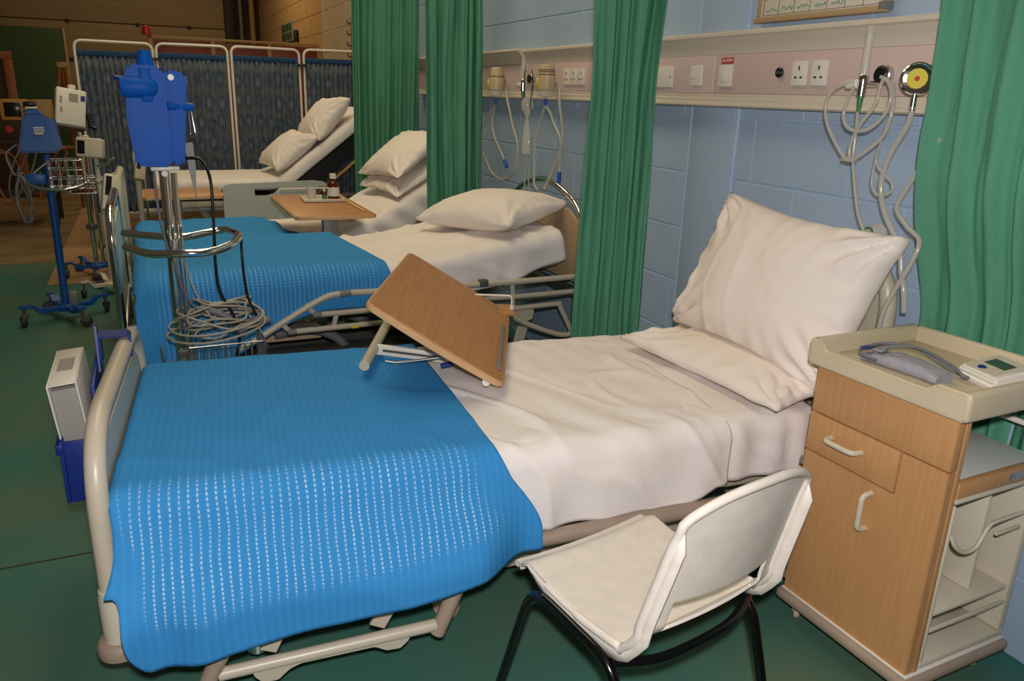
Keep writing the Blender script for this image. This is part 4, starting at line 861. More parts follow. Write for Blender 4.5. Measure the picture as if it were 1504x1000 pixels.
# tray top with raised rim and a lowered front lip
ty = bpy.data.objects.new('tray_top', None); COL.objects.link(ty); ty.parent = cb
pbox('tray_floor', (-0.012, -0.012, 0.823), (D_ + 0.002, W_ + 0.012, 0.845), M_TRAYTOP, ty, 0.008, 3)
def rim(name, poly, a, b, axis):
    bm = B(); prism(bm, poly, a, b, axis, 0.004); obj(name, bm, M_TRAYTOP, ty)
pbox('side_rim', (-0.02, -0.022, 0.818), (D_ + 0.004, 0.006, 0.890), M_TRAYTOP, ty, 0.011, 3)
pbox('side_rim', (-0.02, W_ - 0.006, 0.818), (D_ + 0.004, W_ + 0.022, 0.890), M_TRAYTOP, ty, 0.011, 3)
pbox('rear_rim', (D_ - 0.016, 0.003, 0.818), (D_ + 0.010, W_ - 0.003, 0.890), M_TRAYTOP, ty, 0.011, 3)
fpoly = [(-0.016, 0.818), (W_ + 0.016, 0.818), (W_ + 0.016, 0.890), (W_ - 0.022, 0.890), (W_ - 0.04, 0.868), (0.085, 0.868), (0.068, 0.888), (-0.016, 0.890)]
bm = B(); prism(bm, fpoly, -0.022, 0.004, 'X', 0.006); obj('front_rim', bm, M_TRAYTOP, ty)
# blood pressure monitor and cuff on the tray
def wp(x, y, z): return Matrix.Translation((1.64, 1.06, 0)) @ rotm(0, 0, math.radians(1.5)) @ Vector((x, y, z))
bpm = thing('blood_pressure_monitor', 'white blood pressure monitor with green display on the cabinet tray', 'monitor', wp(0.235, 0.085, 0.8455), math.radians(-14))
poly = [(-0.058, 0.0), (0.058, 0.0), (0.065, 0.03), (0.062, 0.052), (0.04, 0.056), (-0.055, 0.036), (-0.064, 0.02)]
bm = B(); prism(bm, poly, -0.062, 0.062, 'Y', 0.006); obj('case', bm, M_WHITEP, bpm)
tilt = Matrix.Translation((-0.008, 0, 0.0465)) @ rotm(0, -0.208, 0)
bm = B(); box(bm, (-0.045, -0.05, -0.0005), (0.045, 0.05, 0.0015), 0.0007, 1, tilt); obj('face_plate', bm, M_CREAMP, bpm)
bm = B(); box(bm, (-0.005, -0.033, 0.001), (0.030, 0.033, 0.0028), 0.0007, 1, tilt); obj('display', bm, M_LCD, bpm)
bm = B(); lathe(bm, [(0, 0.001), (0.009, 0.001), (0.008, 0.0035), (0, 0.0035)], 16, tilt @ Matrix.Translation((-0.028, 0.012, 0)) @ Matrix.Diagonal((1, 1.4, 1, 1))); obj('start_button', bm, M_BLUEDK, bpm)
cf = thing('blood_pressure_cuff', 'rolled grey blood pressure cuff with looped hose on the cabinet tray', 'cuff', wp(0.10, 0.24, 0.8455), math.radians(94))
bm = B(); n_ = 16; rg_ = []
for i in range(n_ + 1):
    t = i / n_; x = lerp(-0.11, 0.115, t); hh = 0.019 * (0.62 + 0.38 * math.sin(PI * min(1, t * 1.1))) * (1 if t < 0.85 else lerp(1, 0.7, (t - 0.85) / 0.15)); wd = 0.036 + 0.004 * nz(t * 6, 1)
    rg_.append([bm.verts.new((x, math.copysign(abs(math.cos(a)) ** 0.6, math.cos(a)) * wd, hh + 0.001 + math.copysign(abs(math.sin(a)) ** 0.7, math.sin(a)) * hh + 0.003 * nz(t * 7, math.cos(a) * 2, 5) * max(0, math.sin(a)))) for a in [2 * PI * q_ / 18 for q_ in range(18)]])
for i in range(n_):
    for q_ in range(18): bm.faces.new((rg_[i][q_], rg_[i][(q_ + 1) % 18], rg_[i + 1][(q_ + 1) % 18], rg_[i + 1][q_]))
bm.faces.new(rg_[0]); bm.faces.new(rg_[-1][::-1]); obj('cuff_roll', bm, M_CUFF, cf)
ptube('air_hose', catmull([(0.10, 0.0, 0.030), (0.02, -0.055, 0.052), (-0.08, -0.06, 0.035), (-0.125, -0.05, 0.02), (-0.12, -0.075, 0.012), (-0.06, -0.085, 0.015), (0.02, -0.07, 0.045), (0.09, -0.035, 0.045), (-0.01 + 0.125, 0.02, 0.03), (0.10, 0.045, 0.02), (0.05, 0.048, 0.02)], 7), 0.0042, M_HOSE, cf, 8)
for t in (0.6, 0.8, 0.95):
    x = lerp(-0.11, 0.115, t); bm = B(); box(bm, (x - 0.012, -0.03, 0.036), (x + 0.012, 0.02, 0.040), 0.002, 1, rotm(0.1, 0, 0.3 * t)); obj('cuff_strap', bm, M_BLUEDK if t > 0.9 else M_CUFF, cf)
# ------------------------------------------------------------------ white plastic chair
ch = thing('stacking_chair', 'scuffed white plastic stacking chair with black legs beside the cabinet', 'chair', (0.955, 1.30, 0), math.radians(10))
def chair_pt(t, s):
    """t 0 front of seat .. 1 top of back; s -1..1 across (x)"""
    if t < 0.52:
        k = t / 0.52; y = lerp(0.205, -0.165, k); z = 0.445 - 0.020 * math.sin(PI * k) - 0.018 * k - 0.030 * (1 - sstep(0.0, 0.14, k)) * 1.0
        hw = lerp(0.205, 0.205, k); zz = 0.010 * s * s * (1 - 0.2 * k)
    else:
        k = (t - 0.52) / 0.48; a = sstep(0, 0.30, k)
        y = -0.165 - 0.055 * sstep(0, 0.25, k) - 0.065 * k; z = 0.427 + 0.35 * k ** 1.12; hw = lerp(0.205, 0.185, k) ; zz = 0
        y += 0.035 * s * s * a
        z -= 0.030 * (abs(s) ** 3) * sstep(0.75, 1.0, k) - 0.022 * sstep(0.8, 1, k) * (1 - s * s)
    return Vector((s * hw + (0.028 * sstep(0.6, 1.0, t)), y, z + zz))
bm = B(); NT, NS = 110, 64; gv = {}
for i in range(NT + 1):
    for j in range(NS + 1): gv[i, j] = bm.verts.new(chair_pt(i / NT, j / NS * 2 - 1))
for i in range(NT):
    for j in range(NS):
        t = (i + 0.5) / NT; s_ = (j + 0.5) / NS * 2 - 1
        if 0.59 < t < 0.705 and abs(s_) < 0.72: continue     # the slot between seat and back
        bm.faces.new((gv[i, j], gv[i, j + 1], gv[i + 1, j + 1], gv[i + 1, j]))
bmesh.ops.delete(bm, geom=[v for v in bm.verts if not v.link_faces], context='VERTS')
sh = obj('seat_shell', bm, M_CHAIR, ch, angle=70)
md = sh.modifiers.new('thickness', 'SOLIDIFY'); md.thickness = 0.007; md.offset = 0; md.use_rim = True
md = sh.modifiers.new('round', 'BEVEL'); md.width = 0.002; md.segments = 2; md.limit_method = 'ANGLE'
# rolled rim: down-turned flange around the seat and back edge
loop_pts = []
for i in range(18, NT + 1, 2): loop_pts.append(chair_pt(i / NT, -1) + Vector((-0.003, -0.004 if i > 60 else 0, -0.004)))
for j in range(2, NS, 2): loop_pts.append(chair_pt(1, j / NS * 2 - 1) + Vector((0, -0.004, 0.0)))
for i in range(NT, 17, -2): loop_pts.append(chair_pt(i / NT, 1) + Vector((0.003, -0.004 if i > 60 else 0, -0.004)))
bm = B(); rr = [0.010 if 8 < k < len(loop_pts) - 9 else 0.007 for k in range(len(loop_pts))]; tube(bm, loop_pts, rr, 10); obj('rolled_rim', bm, M_CHAIR, ch, angle=80)
bm = B()
tube(bm, [chair_pt(0.0, j / 12 * 2 - 1) + Vector((0, 0.002, -0.006)) for j in range(13)], 0.009, 10); obj('front_rim', bm, M_CHAIR, ch, angle=80)
for sg in (-1, 1):      # side flanges
    bm = B(); n_ = 26; A = []; 
    for i in range(n_ + 1):
        t = lerp(0.03, 0.98, i / n_); p = chair_pt(t, sg); d = Vector((sg * 0.006, 0, -0.040)) if t < 0.5 else Vector((sg * 0.004, -0.036, -0.004))
        if 0.45 < t < 0.6: d = Vector((sg * 0.005, -0.03 * sstep(0.45, 0.6, t) - 0.002, -0.038 * (1 - sstep(0.45, 0.62, t)) - 0.006))
        fall = math.sin(PI * min(1, (i / n_) * 4) / 2) * (1 if t < 0.9 else 1 - sstep(0.9, 0.99, t) * 0.7)
        A.append((bm.verts.new(p + Vector((sg * 0.004, 0, -0.002))), bm.verts.new(p + d * fall)))
    for i in range(n_): bm.faces.new((A[i][0], A[i + 1][0], A[i + 1][1], A[i][1]))
    o = obj('side_flange', bm, M_CHAIR, ch, angle=80); md = o.modifiers.new('thickness', 'SOLIDIFY'); md.thickness = 0.005; md.offset = 0
for sg in (-1, 1):
    pts = fillet([(sg * 0.235, 0.245, 0.0), (sg * 0.216, 0.125, 0.405), (sg * 0.216, -0.16, 0.385), (sg * 0.225, -0.265, 0.0)], 0.07, 7)
    mid_ = len(pts) // 2
    ptube('leg', pts[:mid_ + 1], 0.0125, M_BLACKGLOSS, ch, 14); ptube('leg', pts[mid_:], 0.0125, M_BLACKGLOSS, ch, 14)
ptube('seat_crossbar', [(-0.212, 0.10, 0.392), (0.212, 0.10, 0.392)], 0.010, M_BLACKGLOSS, ch, 10)
ptube('seat_crossbar', catmull([(-0.214, -0.15, 0.384), (-0.10, -0.19, 0.378), (0.10, -0.19, 0.378), (0.214, -0.15, 0.384)], 6), 0.011, M_BLACKGLOSS, ch, 10)
bm = B(); prism(bm, [(-0.196, 0.398), (0.196, 0.398), (0.203, 0.418), (-0.203, 0.418)], 0, 0.006, 'Y', 0.002, Matrix.Translation((0, 0.2015, 0))); obj('front_flange', bm, M_CHAIR, ch)
# ------------------------------------------------------------------ tilted overbed table beside the nearest bed's far side
tb = thing('overbed_table', 'overbed table with tilted wooden top over the blue blanket and white sheet', 'table', (1.15, 2.96, 0), 0)
def tl(p): return Vector(p) - Vector((1.15, 2.96, 0))
q4, q1, q2, q3 = [Vector(v) for v in ((0.924, 2.990, 0.885), (0.543, 2.190, 0.905), (0.916, 2.006, 0.66), (1.296, 2.807, 0.639))]
ex = (q2 - q1); wa = ex.length; ex.normalize(); ey = (q4 - q1); ey = ey - ex * ey.dot(ex); wb_ = ey.length; ey.normalize(); ez = ex.cross(ey)
mt = Matrix.Identity(4)
for c_, a in enumerate((ex, ey, ez)):
    for r_ in range(3): mt[r_][c_] = a[r_]
mt.translation = tl(q1)
def rounded(w0, h0, x1, y1, r, n=6, bow=0.0):
    P = []
    for cx, cy, a0 in ((x1 - r, y1 - r, 0), (w0 + r, y1 - r, 90), (w0 + r, h0 + r, 180), (x1 - r, h0 + r, 270)):
        for q_ in range(n + 1):
            a = math.radians(a0 + 90 * q_ / n); P.append((cx + r * math.cos(a), cy + r * math.sin(a)))
    out_ = []
    for i, p in enumerate(P):
        out_.append(p)
        if bow and i == 3 * (n + 1) - 1:
            for k in range(1, 8): t = k / 8; out_.append((lerp(w0 + r, x1 - r, t), h0 - bow * math.sin(PI * t)))
    return out_
core = rounded(0.006, 0.006, wa - 0.006, wb_ - 0.006, 0.035); edge = rounded(0, 0, wa, wb_, 0.04, bow=0.015)
bm = B(); prism(bm, edge, -0.020, -0.001, 'Z', 0.004); top1 = obj('table_top', bm, M_EDGEWOOD, tb, angle=35); top1.matrix_local = mt
bm = B(); prism(bm, core, -0.0012, 0.0015, 'Z'); o = obj('laminate_face', bm, M_TABLETOP, top1, angle=35)
pbox('stop_strip', (wa - 0.035, 0.10, 0.0018), (wa - 0.022, 0.62, 0.010), M_GREY, top1, 0.003)
bm = B(); lathe(bm, [(0, -0.012), (0.012, -0.012), (0.014, 0), (0.012, 0.012), (0, 0.012)], 14, Matrix.Translation((wa - 0.05, 0.03, -0.03)) @ rotm(PI / 2, 0, 0)); obj('edge_stop', bm, M_WHITEP, top1)
ax = Vector((0.40, 0.86, 0)).normalized(); bx_ = Vector((ax.y, -ax.x, 0)); hold = tl((0.56, 2.305, 0.665))
ptube('cantilever_tube', [hold, hold + ax * 0.85 + Vector((0, 0, 0.012))], 0.017, M_BEIGE, tb, 14)
s1 = pbox('slide_rail', (0, 0.004, -0.02), (0.32, 0.020, 0.016), M_WHITEP, tb, 0.003, mtx=Matrix.Translation(hold + ax * 0.17 + Vector((0, 0, 0.0))) @ Matrix.Rotation(math.atan2(bx_.y, bx_.x), 4, 'Z') @ rotm(0, 0.10, 0))
pbox('slide_slot', (0.03, 0.002, -0.006), (0.24, 0.0045, 0.003), M_DGREY, s1, 0.001, mtx=Matrix.Translation(hold + ax * 0.17 + Vector((0, 0, 0.0))) @ Matrix.Rotation(math.atan2(bx_.y, bx_.x), 4, 'Z') @ rotm(0, 0.10, 0))
h0 = hold + ax * 0.10
ptube('tilt_lever', fillet([h0 + bx_ * 0.05 + Vector((0, 0, -0.016)), h0 + bx_ * 0.09 + Vector((0, 0, -0.022)), h0 + bx_ * 0.27 + Vector((0, 0, 0.008)), h0 + bx_ * 0.33 + Vector((0, 0.05, 0.0))], 0.02), 0.005, M_STEEL, tb, 8)
bm = B(); tube(bm, [h0 + bx_ * 0.235 + Vector((0, 0.0, -0.028)), h0 + bx_ * 0.285 + Vector((0, 0.0, -0.014))], 0.009, 10); obj('lever_grip', bm, M_BLUEDK, tb)
for k in (0.14, 0.5): pbox('support_plate', (0.05, k, -0.05), (wa - 0.14, k + 0.03, -0.021), M_BEIGED, top1, 0.004)
# small fixed shelf beyond the tilting top
fs_ = pbox('fixed_shelf', (0, 0, 0), (0.37, 0.12, 0.02), M_TABLETOP, tb, 0.006, mtx=Matrix.Translation(tl((0.94, 2.87, 0.648))) @ Matrix.Rotation(math.atan2(-0.36, 0.90), 4, 'Z'))
gp = tl((1.285, 2.77, 0.67)); ptube('guard_rail', fillet([gp + Vector((-0.0, 0.0, -0.03)), gp + Vector((0, 0, 0.055)), gp + Vector((-0.24, 0.11, 0.055)), gp + Vector((-0.24, 0.11, -0.015))], 0.015), 0.0042, M_WHITEP, tb, 8)
pbox('guard_sleeve', (gp.x - 0.007, gp.y - 0.007, gp.z - 0.03), (gp.x + 0.007, gp.y + 0.007, gp.z + 0.015), M_WHITEP, tb, 0.003)
pbox('column', (-0.05, 0.02, 0.07), (0.02, 0.07, 0.69), M_BEIGED, tb, 0.008)
for yy in (-0.02, 0.10): ptube('base_foot', [(-0.38, yy, 0.075), (0.32, yy, 0.075)], 0.02, M_BEIGE, tb, 12)
for x_, y_ in ((-0.36, -0.02), (0.28, -0.02), (-0.36, 0.10), (0.28, 0.10)): caster(tb, x_, y_, 0.026, 0.4, 0.01, M_BEIGE, M_RUBBER)
# ------------------------------------------------------------------ file holder hooked on the footboard
fh = thing('file_holder', 'dark blue plastic pocket hooked over the cream footboard holding a white binder', 'file holder', (-0.143, 2.41, 0))
pbox('pocket_front', (-0.150, -0.20, 0.40), (-0.140, 0.17, 0.58), M_BLUEDK, fh, 0.003)
pbox('pocket_lip', (-0.158, -0.206, 0.545), (-0.139, 0.176, 0.575), M_BLUEDK, fh, 0.003)
for yy in (-0.20, 0.16): pbox('pocket_side', (-0.1395, yy, 0.40), (-0.0565, yy + 0.010, 0.58), M_BLUEDK, fh, 0.002)
pbox('pocket_floor', (-0.1395, -0.189, 0.40), (-0.0565, 0.159, 0.41), M_BLUEDK, fh, 0.002); pbox('back_plate', (-0.0555, -0.20, 0.40), (-0.046, 0.17, 0.735), M_BLUEDK, fh, 0.002)
bm = B(); prism(bm, [(0.0, 0.70), (0.10, 0.70), (0.075, 0.83), (0.03, 0.83)], -0.047, -0.041, 'X', 0.001, rotm(0, 0, 0)); obj('back_fin', bm, M_BLUEDK, fh)
hp = [(-0.040, 0.72), (-0.040, 0.800), (0.036, 0.800), (0.046, 0.790), (0.046, 0.735), (0.038, 0.735), (0.038, 0.796), (-0.034, 0.796), (-0.034, 0.72)]
bm = B(); prism(bm, hp, 0.015, 0.085, 'Y'); obj('hook', bm, M_BLUEDK, fh, smooth=False)
bn = thing('binder', 'white binder with grey spine label standing in the dark blue pocket', 'binder', (-0.240, 2.40, 0.4115), rot=(0, math.radians(-5), 0))
for xx in (-0.036, 0.032): pbox('cover', (xx, -0.165, 0.0), (xx + 0.004, 0.155, 0.325), M_WHITEP, bn, 0.001)
sp_ = pbox('spine', (-0.0315, -0.165, 0.321), (0.0315, 0.155, 0.325), M_WHITEP, bn, 0.001)
pbox('spine_label', (-0.02, -0.05, 0.3252), (0.02, 0.06, 0.3262), M_GREYLABEL, sp_, 0)
pbox('pages', (-0.030, -0.150, 0.004), (0.030, 0.14, 0.305), M_GREYLABEL, bn, 0.002)
# ------------------------------------------------------------------ blue cased monitor on a chrome stand
def star_base(parent, n, R_, mat_leg, zc=0.09, a0=0.3, wheel=0.035, tyre=M_RUBBER, drop=0.0, lw=0.03):
    bm = B(); lathe(bm, [(0, zc - 0.02), (0.055, zc - 0.02), (0.06, zc + 0.005), (0.035, zc + 0.02), (0, zc + 0.02)], 20); obj('base_hub', bm, mat_leg, parent)
    for k in range(n):
        a = a0 + 2 * PI * k / n; bm = B(); mt_ = rotm(0, 0, a)
        poly_ = [(0.04, zc - 0.012), (0.10, zc - 0.016), (R_ * 0.62, zc - 0.012), (R_ * 0.74, zc + 0.03 - drop), (R_, zc + 0.03 - drop), (R_, zc + 0.045 - drop), (R_ * 0.72, zc + 0.045 - drop), (R_ * 0.58, zc + 0.012), (0.04, zc + 0.012)]
        prism(bm, poly_, -lw / 2, lw / 2, 'Y', 0.003, mt_); obj('base_leg', bm, mat_leg, parent)
        caster(parent, (R_ - 0.02) * math.cos(a), (R_ - 0.02) * math.sin(a), wheel, a + 1.0, max(0.004, zc + 0.032 - drop - 2 * wheel), M_DGREY, tyre)
bx0, by0 = 0.05, 3.12
ms = thing('monitor_stand', 'chrome rolling stand with loop handle, wire basket and blue cased monitor', 'monitor', (bx0, by0, 0))
star_base(ms, 5, 0.27, M_DGREY)
ptube('pole', [(-0.008, 0, 0.10), (-0.002, 0, 1.20)], 0.0175, M_CHROME, ms, 18)
ptube('pole', [(0.026, 0.02, 0.10), (0.030, 0.02, 1.19)], 0.011, M_CHROME, ms, 14)
ptube('handle_loop', fillet([(-0.152, -0.10, 0.95), (-0.075, -0.21, 0.938), (0.0, -0.265, 0.95), (0.10, -0.275, 0.945), (0.19, -0.20, 0.955), (0.245, -0.02, 0.958), (0.20, 0.16, 0.955), (0.13, 0.15, 0.945), (0.05, 0.09, 0.94), (-0.06, 0.12, 0.945), (-0.165, 0.195, 0.95)], 0.07, 5), 0.0145, M_CHROME, ms, 14)
bm = B(); cyl(bm, (0, -0.265, 0.945), (0.02, 0.12, 0.945), 0.009, 10); obj('handle_clamp', bm, M_STEEL, ms)
cs = bpy.data.objects.new('monitor_case', None); COL.objects.link(cs); cs.parent = ms
def rel(x, z): return (x - bx0, z)
pl_ = [rel(-0.038, 1.225), rel(0.075, 1.222), rel(0.080, 1.545), rel(0.068, 1.558), rel(-0.030, 1.560), rel(-0.040, 1.548), rel(-0.052, 1.38)]
bm = B(); prism(bm, pl_, -0.10, 0.07, 'Y', 0.012); obj('front_shell', bm, M_BLUEPL, cs, angle=35)
pl_ = [rel(0.0755, 1.226), rel(0.118, 1.230), rel(0.120, 1.24), rel(0.150, 1.525), rel(0.143, 1.540), rel(0.081, 1.548)]
bm = B(); prism(bm, pl_, -0.075, 0.09, 'Y', 0.010); obj('rear_shell', bm, M_BLUEPL, cs, angle=35)
bm = B(); lathe(bm, [(0, 0.0), (0.030, 0.0), (0.024, 0.03), (0.018, 0.052), (0, 0.053)], 20, Matrix.Translation((0.024 - bx0, -0.03, 1.556))); obj('top_spout', bm, M_BLUEPL, cs)
bm = B(); lathe(bm, [(0, -0.075), (0.03, -0.07), (0.036, -0.05), (0.036, 0.01), (0.030, 0.03), (0.018, 0.043), (0, 0.047)], 20, Matrix.Translation((0.010 - bx0, -0.092, 1.487)) @ rotm(0, PI / 2, 0)); obj('side_bulge', bm, M_BLUEPL, cs)
pbox('raised_spine', (0.001 - bx0, -0.112, 1.44), (0.036 - bx0, -0.095, 1.552), M_BLUEPL, cs, 0.008)
bm = B(); cyl(bm, (0.078 - bx0, -0.075, 1.428), (0.165 - bx0, -0.05, 1.424), 0.014, 16, 0.004); obj('side_bar', bm, M_BLUEPL, cs)
bm = B(); cyl(bm, (0.099 - bx0, -0.078, 1.522), (0.099 - bx0, -0.073, 1.522), 0.0105, 18, 0.001); obj('round_badge', bm, M_WHITEP, cs)
ptube('wire_bail', fillet([(0.155 - bx0, -0.05, 1.415), (0.163 - bx0, -0.06, 1.33), (0.148 - bx0, 0.0, 1.325), (0.148 - bx0, 0.02, 1.415)], 0.01), 0.004, M_CHROME, cs, 8)
pbox('mount_plate', (-0.045, -0.05, 1.205), (0.05, 0.05, 1.221), M_WHITEP, cs, 0.004)
bm = B(); cyl(bm, (0, -0.022, 1.193), (0, -0.014, 1.193), 0.011, 14); obj('mount_screw', bm, M_WHITEP, cs)
bm = B(); cyl(bm, (-0.052 - bx0, -0.02, 1.512), (-0.078 - bx0, -0.03, 1.516), 0.008, 10); obj('cable_socket', bm, M_BLUEDK, cs)
bm = B(); prism(bm, [rel(0.125, 1.295), rel(0.155, 1.30), rel(0.158, 1.21), rel(0.150, 1.09), rel(0.134, 1.20)], 0.02, 0.035, 'Y', 0.003); obj('paper_tail', bm, M_GREYLABEL, cs)
ptube('power_cable', catmull([(0.072, 0.0, 1.245), (0.125, -0.03, 1.24), (0.148, -0.08, 1.17), (0.145, -0.09, 1.01), (0.14, -0.08, 0.85), (0.15, -0.07, 0.755), (0.19, -0.07, 0.66), (0.205, -0.07, 0.57), (0.19, -0.06, 0.50)], 8), 0.0055, M_BLACK, ms, 8)
ptube('sensor_cable', catmull([(0.245, -0.02, 0.95), (0.237, -0.07, 0.905), (0.24, -0.07, 0.80), (0.25, -0.07, 0.72), (0.275, -0.07, 0.65), (0.29, -0.05, 0.60)], 8), 0.005, M_BLACK, ms, 8)
ptube('grey_strap', catmull([(-0.035, -0.03, 1.215), (-0.034, -0.05, 1.08), (-0.025, -0.05, 0.98), (0.0, -0.03, 0.86), (0.03, 0.0, 0.74), (0.07, 0.02, 0.66)], 8), 0.005, M_HOSE, ms, 8)
ptube('thin_cable', catmull([(-0.02, 0.03, 1.215), (0.0, 0.04, 1.10), (0.02, 0.05, 1.0), (0.05, 0.05, 0.80), (0.08, 0.02, 0.70), (0.12, 0.0, 0.63)], 8), 0.0035, M_CABLE, ms, 8)
bk = bpy.data.objects.new('wire_basket', None); COL.objects.link(bk); bk.parent = ms
def wire_basket(parent, x0, x1, y0, y1, z0, z1, nx, ny, r=0.003, hz=(0.0, 0.5, 1.0), material=M_STEEL):
    for t in hz:
        z = lerp(z0, z1, t); ptube('hoop', fillet([(x0, y0 + 0.001, z), (x1, y0, z), (x1, y1, z), (x0, y1, z), (x0, y0, z)], 0.012), r * (1.4 if t == 1.0 else 1), material, parent, 6)
    for k in range(nx + 1):
        x = lerp(x0, x1, k / nx); ptube('wire', fillet([(x, y0, z1), (x, y0, z0), (x, y1, z0), (x, y1, z1)], 0.008, 3), r, material, parent, 6)
    for k in range(1, ny):
        y = lerp(y0, y1, k / ny); ptube('wire', fillet([(x0, y, z1), (x0, y, z0), (x1, y, z0), (x1, y, z1)], 0.008, 3), r, material, parent, 6)
wire_basket(bk, 0.02, 0.29, -0.16, 0.13, 0.40, 0.575, 11, 6, 0.0022, (0, 1.0))
ptube('basket_hook', fillet([(0.0, -0.05, 0.48), (-0.07, -0.06, 0.50), (-0.075, -0.06, 0.56)], 0.015), 0.004, M_STEEL, ms, 8)
pbox('bed_side_bracket', (-0.02, -0.03, 0.50), (0.03, 0.03, 0.53), M_DGREY, ms, 0.005)
# tangled lead of cable heaped in the basket
rnd = random.Random(11)
for k, lab in enumerate(('coiled beige cable heaped on top of the wire basket', 'second beige cable loop hanging over the wire basket rim')):
    pts = []
    if k == 0:
        for i in range(46):
            a = i * 0.83; rr_ = 0.075 + 0.055 * rnd.random(); pts.append((bx0 + 0.145 + rr_ * 1.15 * math.cos(a) + 0.03 * math.sin(i * 0.31), by0 - 0.03 + rr_ * math.sin(a), 0.590 + 0.0024 * i + 0.03 * math.sin(a * 1.3) + rnd.uniform(0, 0.02)))
    else:
        for i in range(27):
            a = i * 0.47 + 2.0; pts.append((bx0 + 0.13 + (0.17 + 0.012 * math.sin(i)) * math.cos(a), by0 - 0.06 + 0.11 * math.sin(a), 0.605 + 0.028 * math.sin(a + 0.6) + 0.0022 * i))
    o = ptube('coiled_cable', catmull(pts, 6), 0.0042, M_CABLE, None, 7); tag(o, lab, 'cable')
o = ptube('breathing_hose', catmull([(bx0 + 0.06, by0 + 0.04, 0.665), (bx0 + 0.13, by0 + 0.02, 0.657), (bx0 + 0.20, by0 + 0.0, 0.620), (bx0 + 0.27, by0 - 0.02, 0.610), (bx0 + 0.33, by0 - 0.03, 0.623)], 8), 0.014, M_HOSE, None, 12); tag(o, 'thick grey hose lying across the wire basket under the coiled cable', 'hose')
o = ptube('breathing_hose', catmull([(bx0 + 0.20, by0 - 0.09, 0.600), (bx0 + 0.25, by0 - 0.07, 0.620), (bx0 + 0.29, by0 - 0.06, 0.660)], 8), 0.014, M_HOSE, None, 12); tag(o, 'short grey hose end sticking up from the wire basket corner', 'hose')
pk = pbox('packet', (-0.05, -0.03, 0), (0.05, 0.03, 0.075), M_WHITEP, None, 0.01); pk.location = (bx0 + 0.10, by0 - 0.09, 0.406); pk.rotation_euler = (0.1, 0, 0.3); tag(pk, 'white packet with red stripe standing in the wire basket', 'packet')
pbox('red_stripe', (-0.02, -0.0315, 0.02), (-0.005, -0.029, 0.065), M_RED, pk, 0.0005)
pk = pbox('packet', (-0.06, -0.04, 0), (0.06, 0.04, 0.06), M_GREYLABEL, None, 0.012); pk.location = (bx0 + 0.215, by0 - 0.03, 0.406); pk.rotation_euler = (0, 0.05, -0.2); tag(pk, 'pale grey plain packet lying in the wire basket', 'packet')
# ------------------------------------------------------------------ blue rolling stand with the small blue monitor cover
st = thing('equipment_stand', 'blue rolling equipment stand with chrome basket on the green floor', 'stand', (-0.585, 5.70, 0))
star_base(st, 4, 0.27, M_BLUEST, 0.085, math.radians(25), 0.036, M_RUBBER, 0.0, 0.05)
ptube('pole', [(0, 0, 0.10), (0.012, 0, 1.06)], 0.023, M_BLUEST, st, 16)
pbox('foot_pedal', (0.035, -0.05, 0.10), (0.075, -0.01, 0.19), M_GREY, st, 0.006)
ptube('handle_loop', fillet([(-0.125, -0.02, 0.91), (-0.11, -0.10, 0.90), (-0.02, -0.16, 0.865), (0.16, -0.16, 0.865), (0.24, -0.06, 0.90), (0.20, 0.05, 0.90)], 0.06), 0.011, M_CHROME, st, 12)
bk = bpy.data.objects.new('wire_basket', None); COL.objects.link(bk); bk.parent = st
wire_basket(bk, 0.025, 0.21, -0.13, 0.02, 0.865, 1.035, 4, 3, 0.0042, (0, 0.33, 0.66, 1.0), M_CHROME)
pbox('tray_box', (-0.10, -0.09, 0.885), (0.0, -0.02, 0.95), M_BLUEST, st, 0.008)
ptube('side_arm', [(-0.12, -0.03, 0.905), (0.03, -0.03, 1.03)], 0.008, M_STEEL, st, 8)
mv = thing('monitor_cover', 'blue vinyl monitor cover with white print on the blue stand', 'monitor', (-0.585, 5.70, 0))
def frustum(bm, b0, b1, z0, z1, bev=0.01):
    b2 = bmesh.new(); A = [b2.verts.new((x, y, z0)) for x, y in ((b0[0], b0[2]), (b0[1], b0[2]), (b0[1], b0[3]), (b0[0], b0[3]))]; C = [b2.verts.new((x, y, z1)) for x, y in ((b1[0], b1[2]), (b1[1], b1[2]), (b1[1], b1[3]), (b1[0], b1[3]))]
    b2.faces.new(A); b2.faces.new(C[::-1])
    for i in range(4): b2.faces.new((A[i], C[i], C[(i + 1) % 4], A[(i + 1) % 4]))
    bmesh.ops.recalc_face_normals(b2, faces=b2.faces[:]); bmesh.ops.bevel(b2, geom=b2.edges[:], offset=bev, segments=2, affect='EDGES'); merge(bm, b2)
bm = B(); frustum(bm, (-0.125, 0.085, -0.09, 0.09), (-0.075, 0.045, -0.06, 0.06), 1.075, 1.30, 0.014); obj('cover_body', bm, M_BLUEST, mv)
bm = B(); frustum(bm, (-0.07, 0.03, -0.05, 0.05), (-0.05, 0.0, -0.03, 0.03), 1.298, 1.335, 0.008); obj('cover_cap', bm, M_BLUEST, mv)
pbox('top_strap', (-0.055, -0.035, 1.333), (0.0, 0.035, 1.343), M_WHITEP, mv, 0.003); pbox('handle_knob', (-0.07, -0.03, 1.345), (0.0, 0.03, 1.375), M_BLACK, mv, 0.012)
bm = B(); frustum(bm, (0.03, 0.105, -0.05, 0.08), (0.03, 0.085, -0.04, 0.07), 1.09, 1.275, 0.01); obj('side_pocket', bm, M_BLUEST, mv)
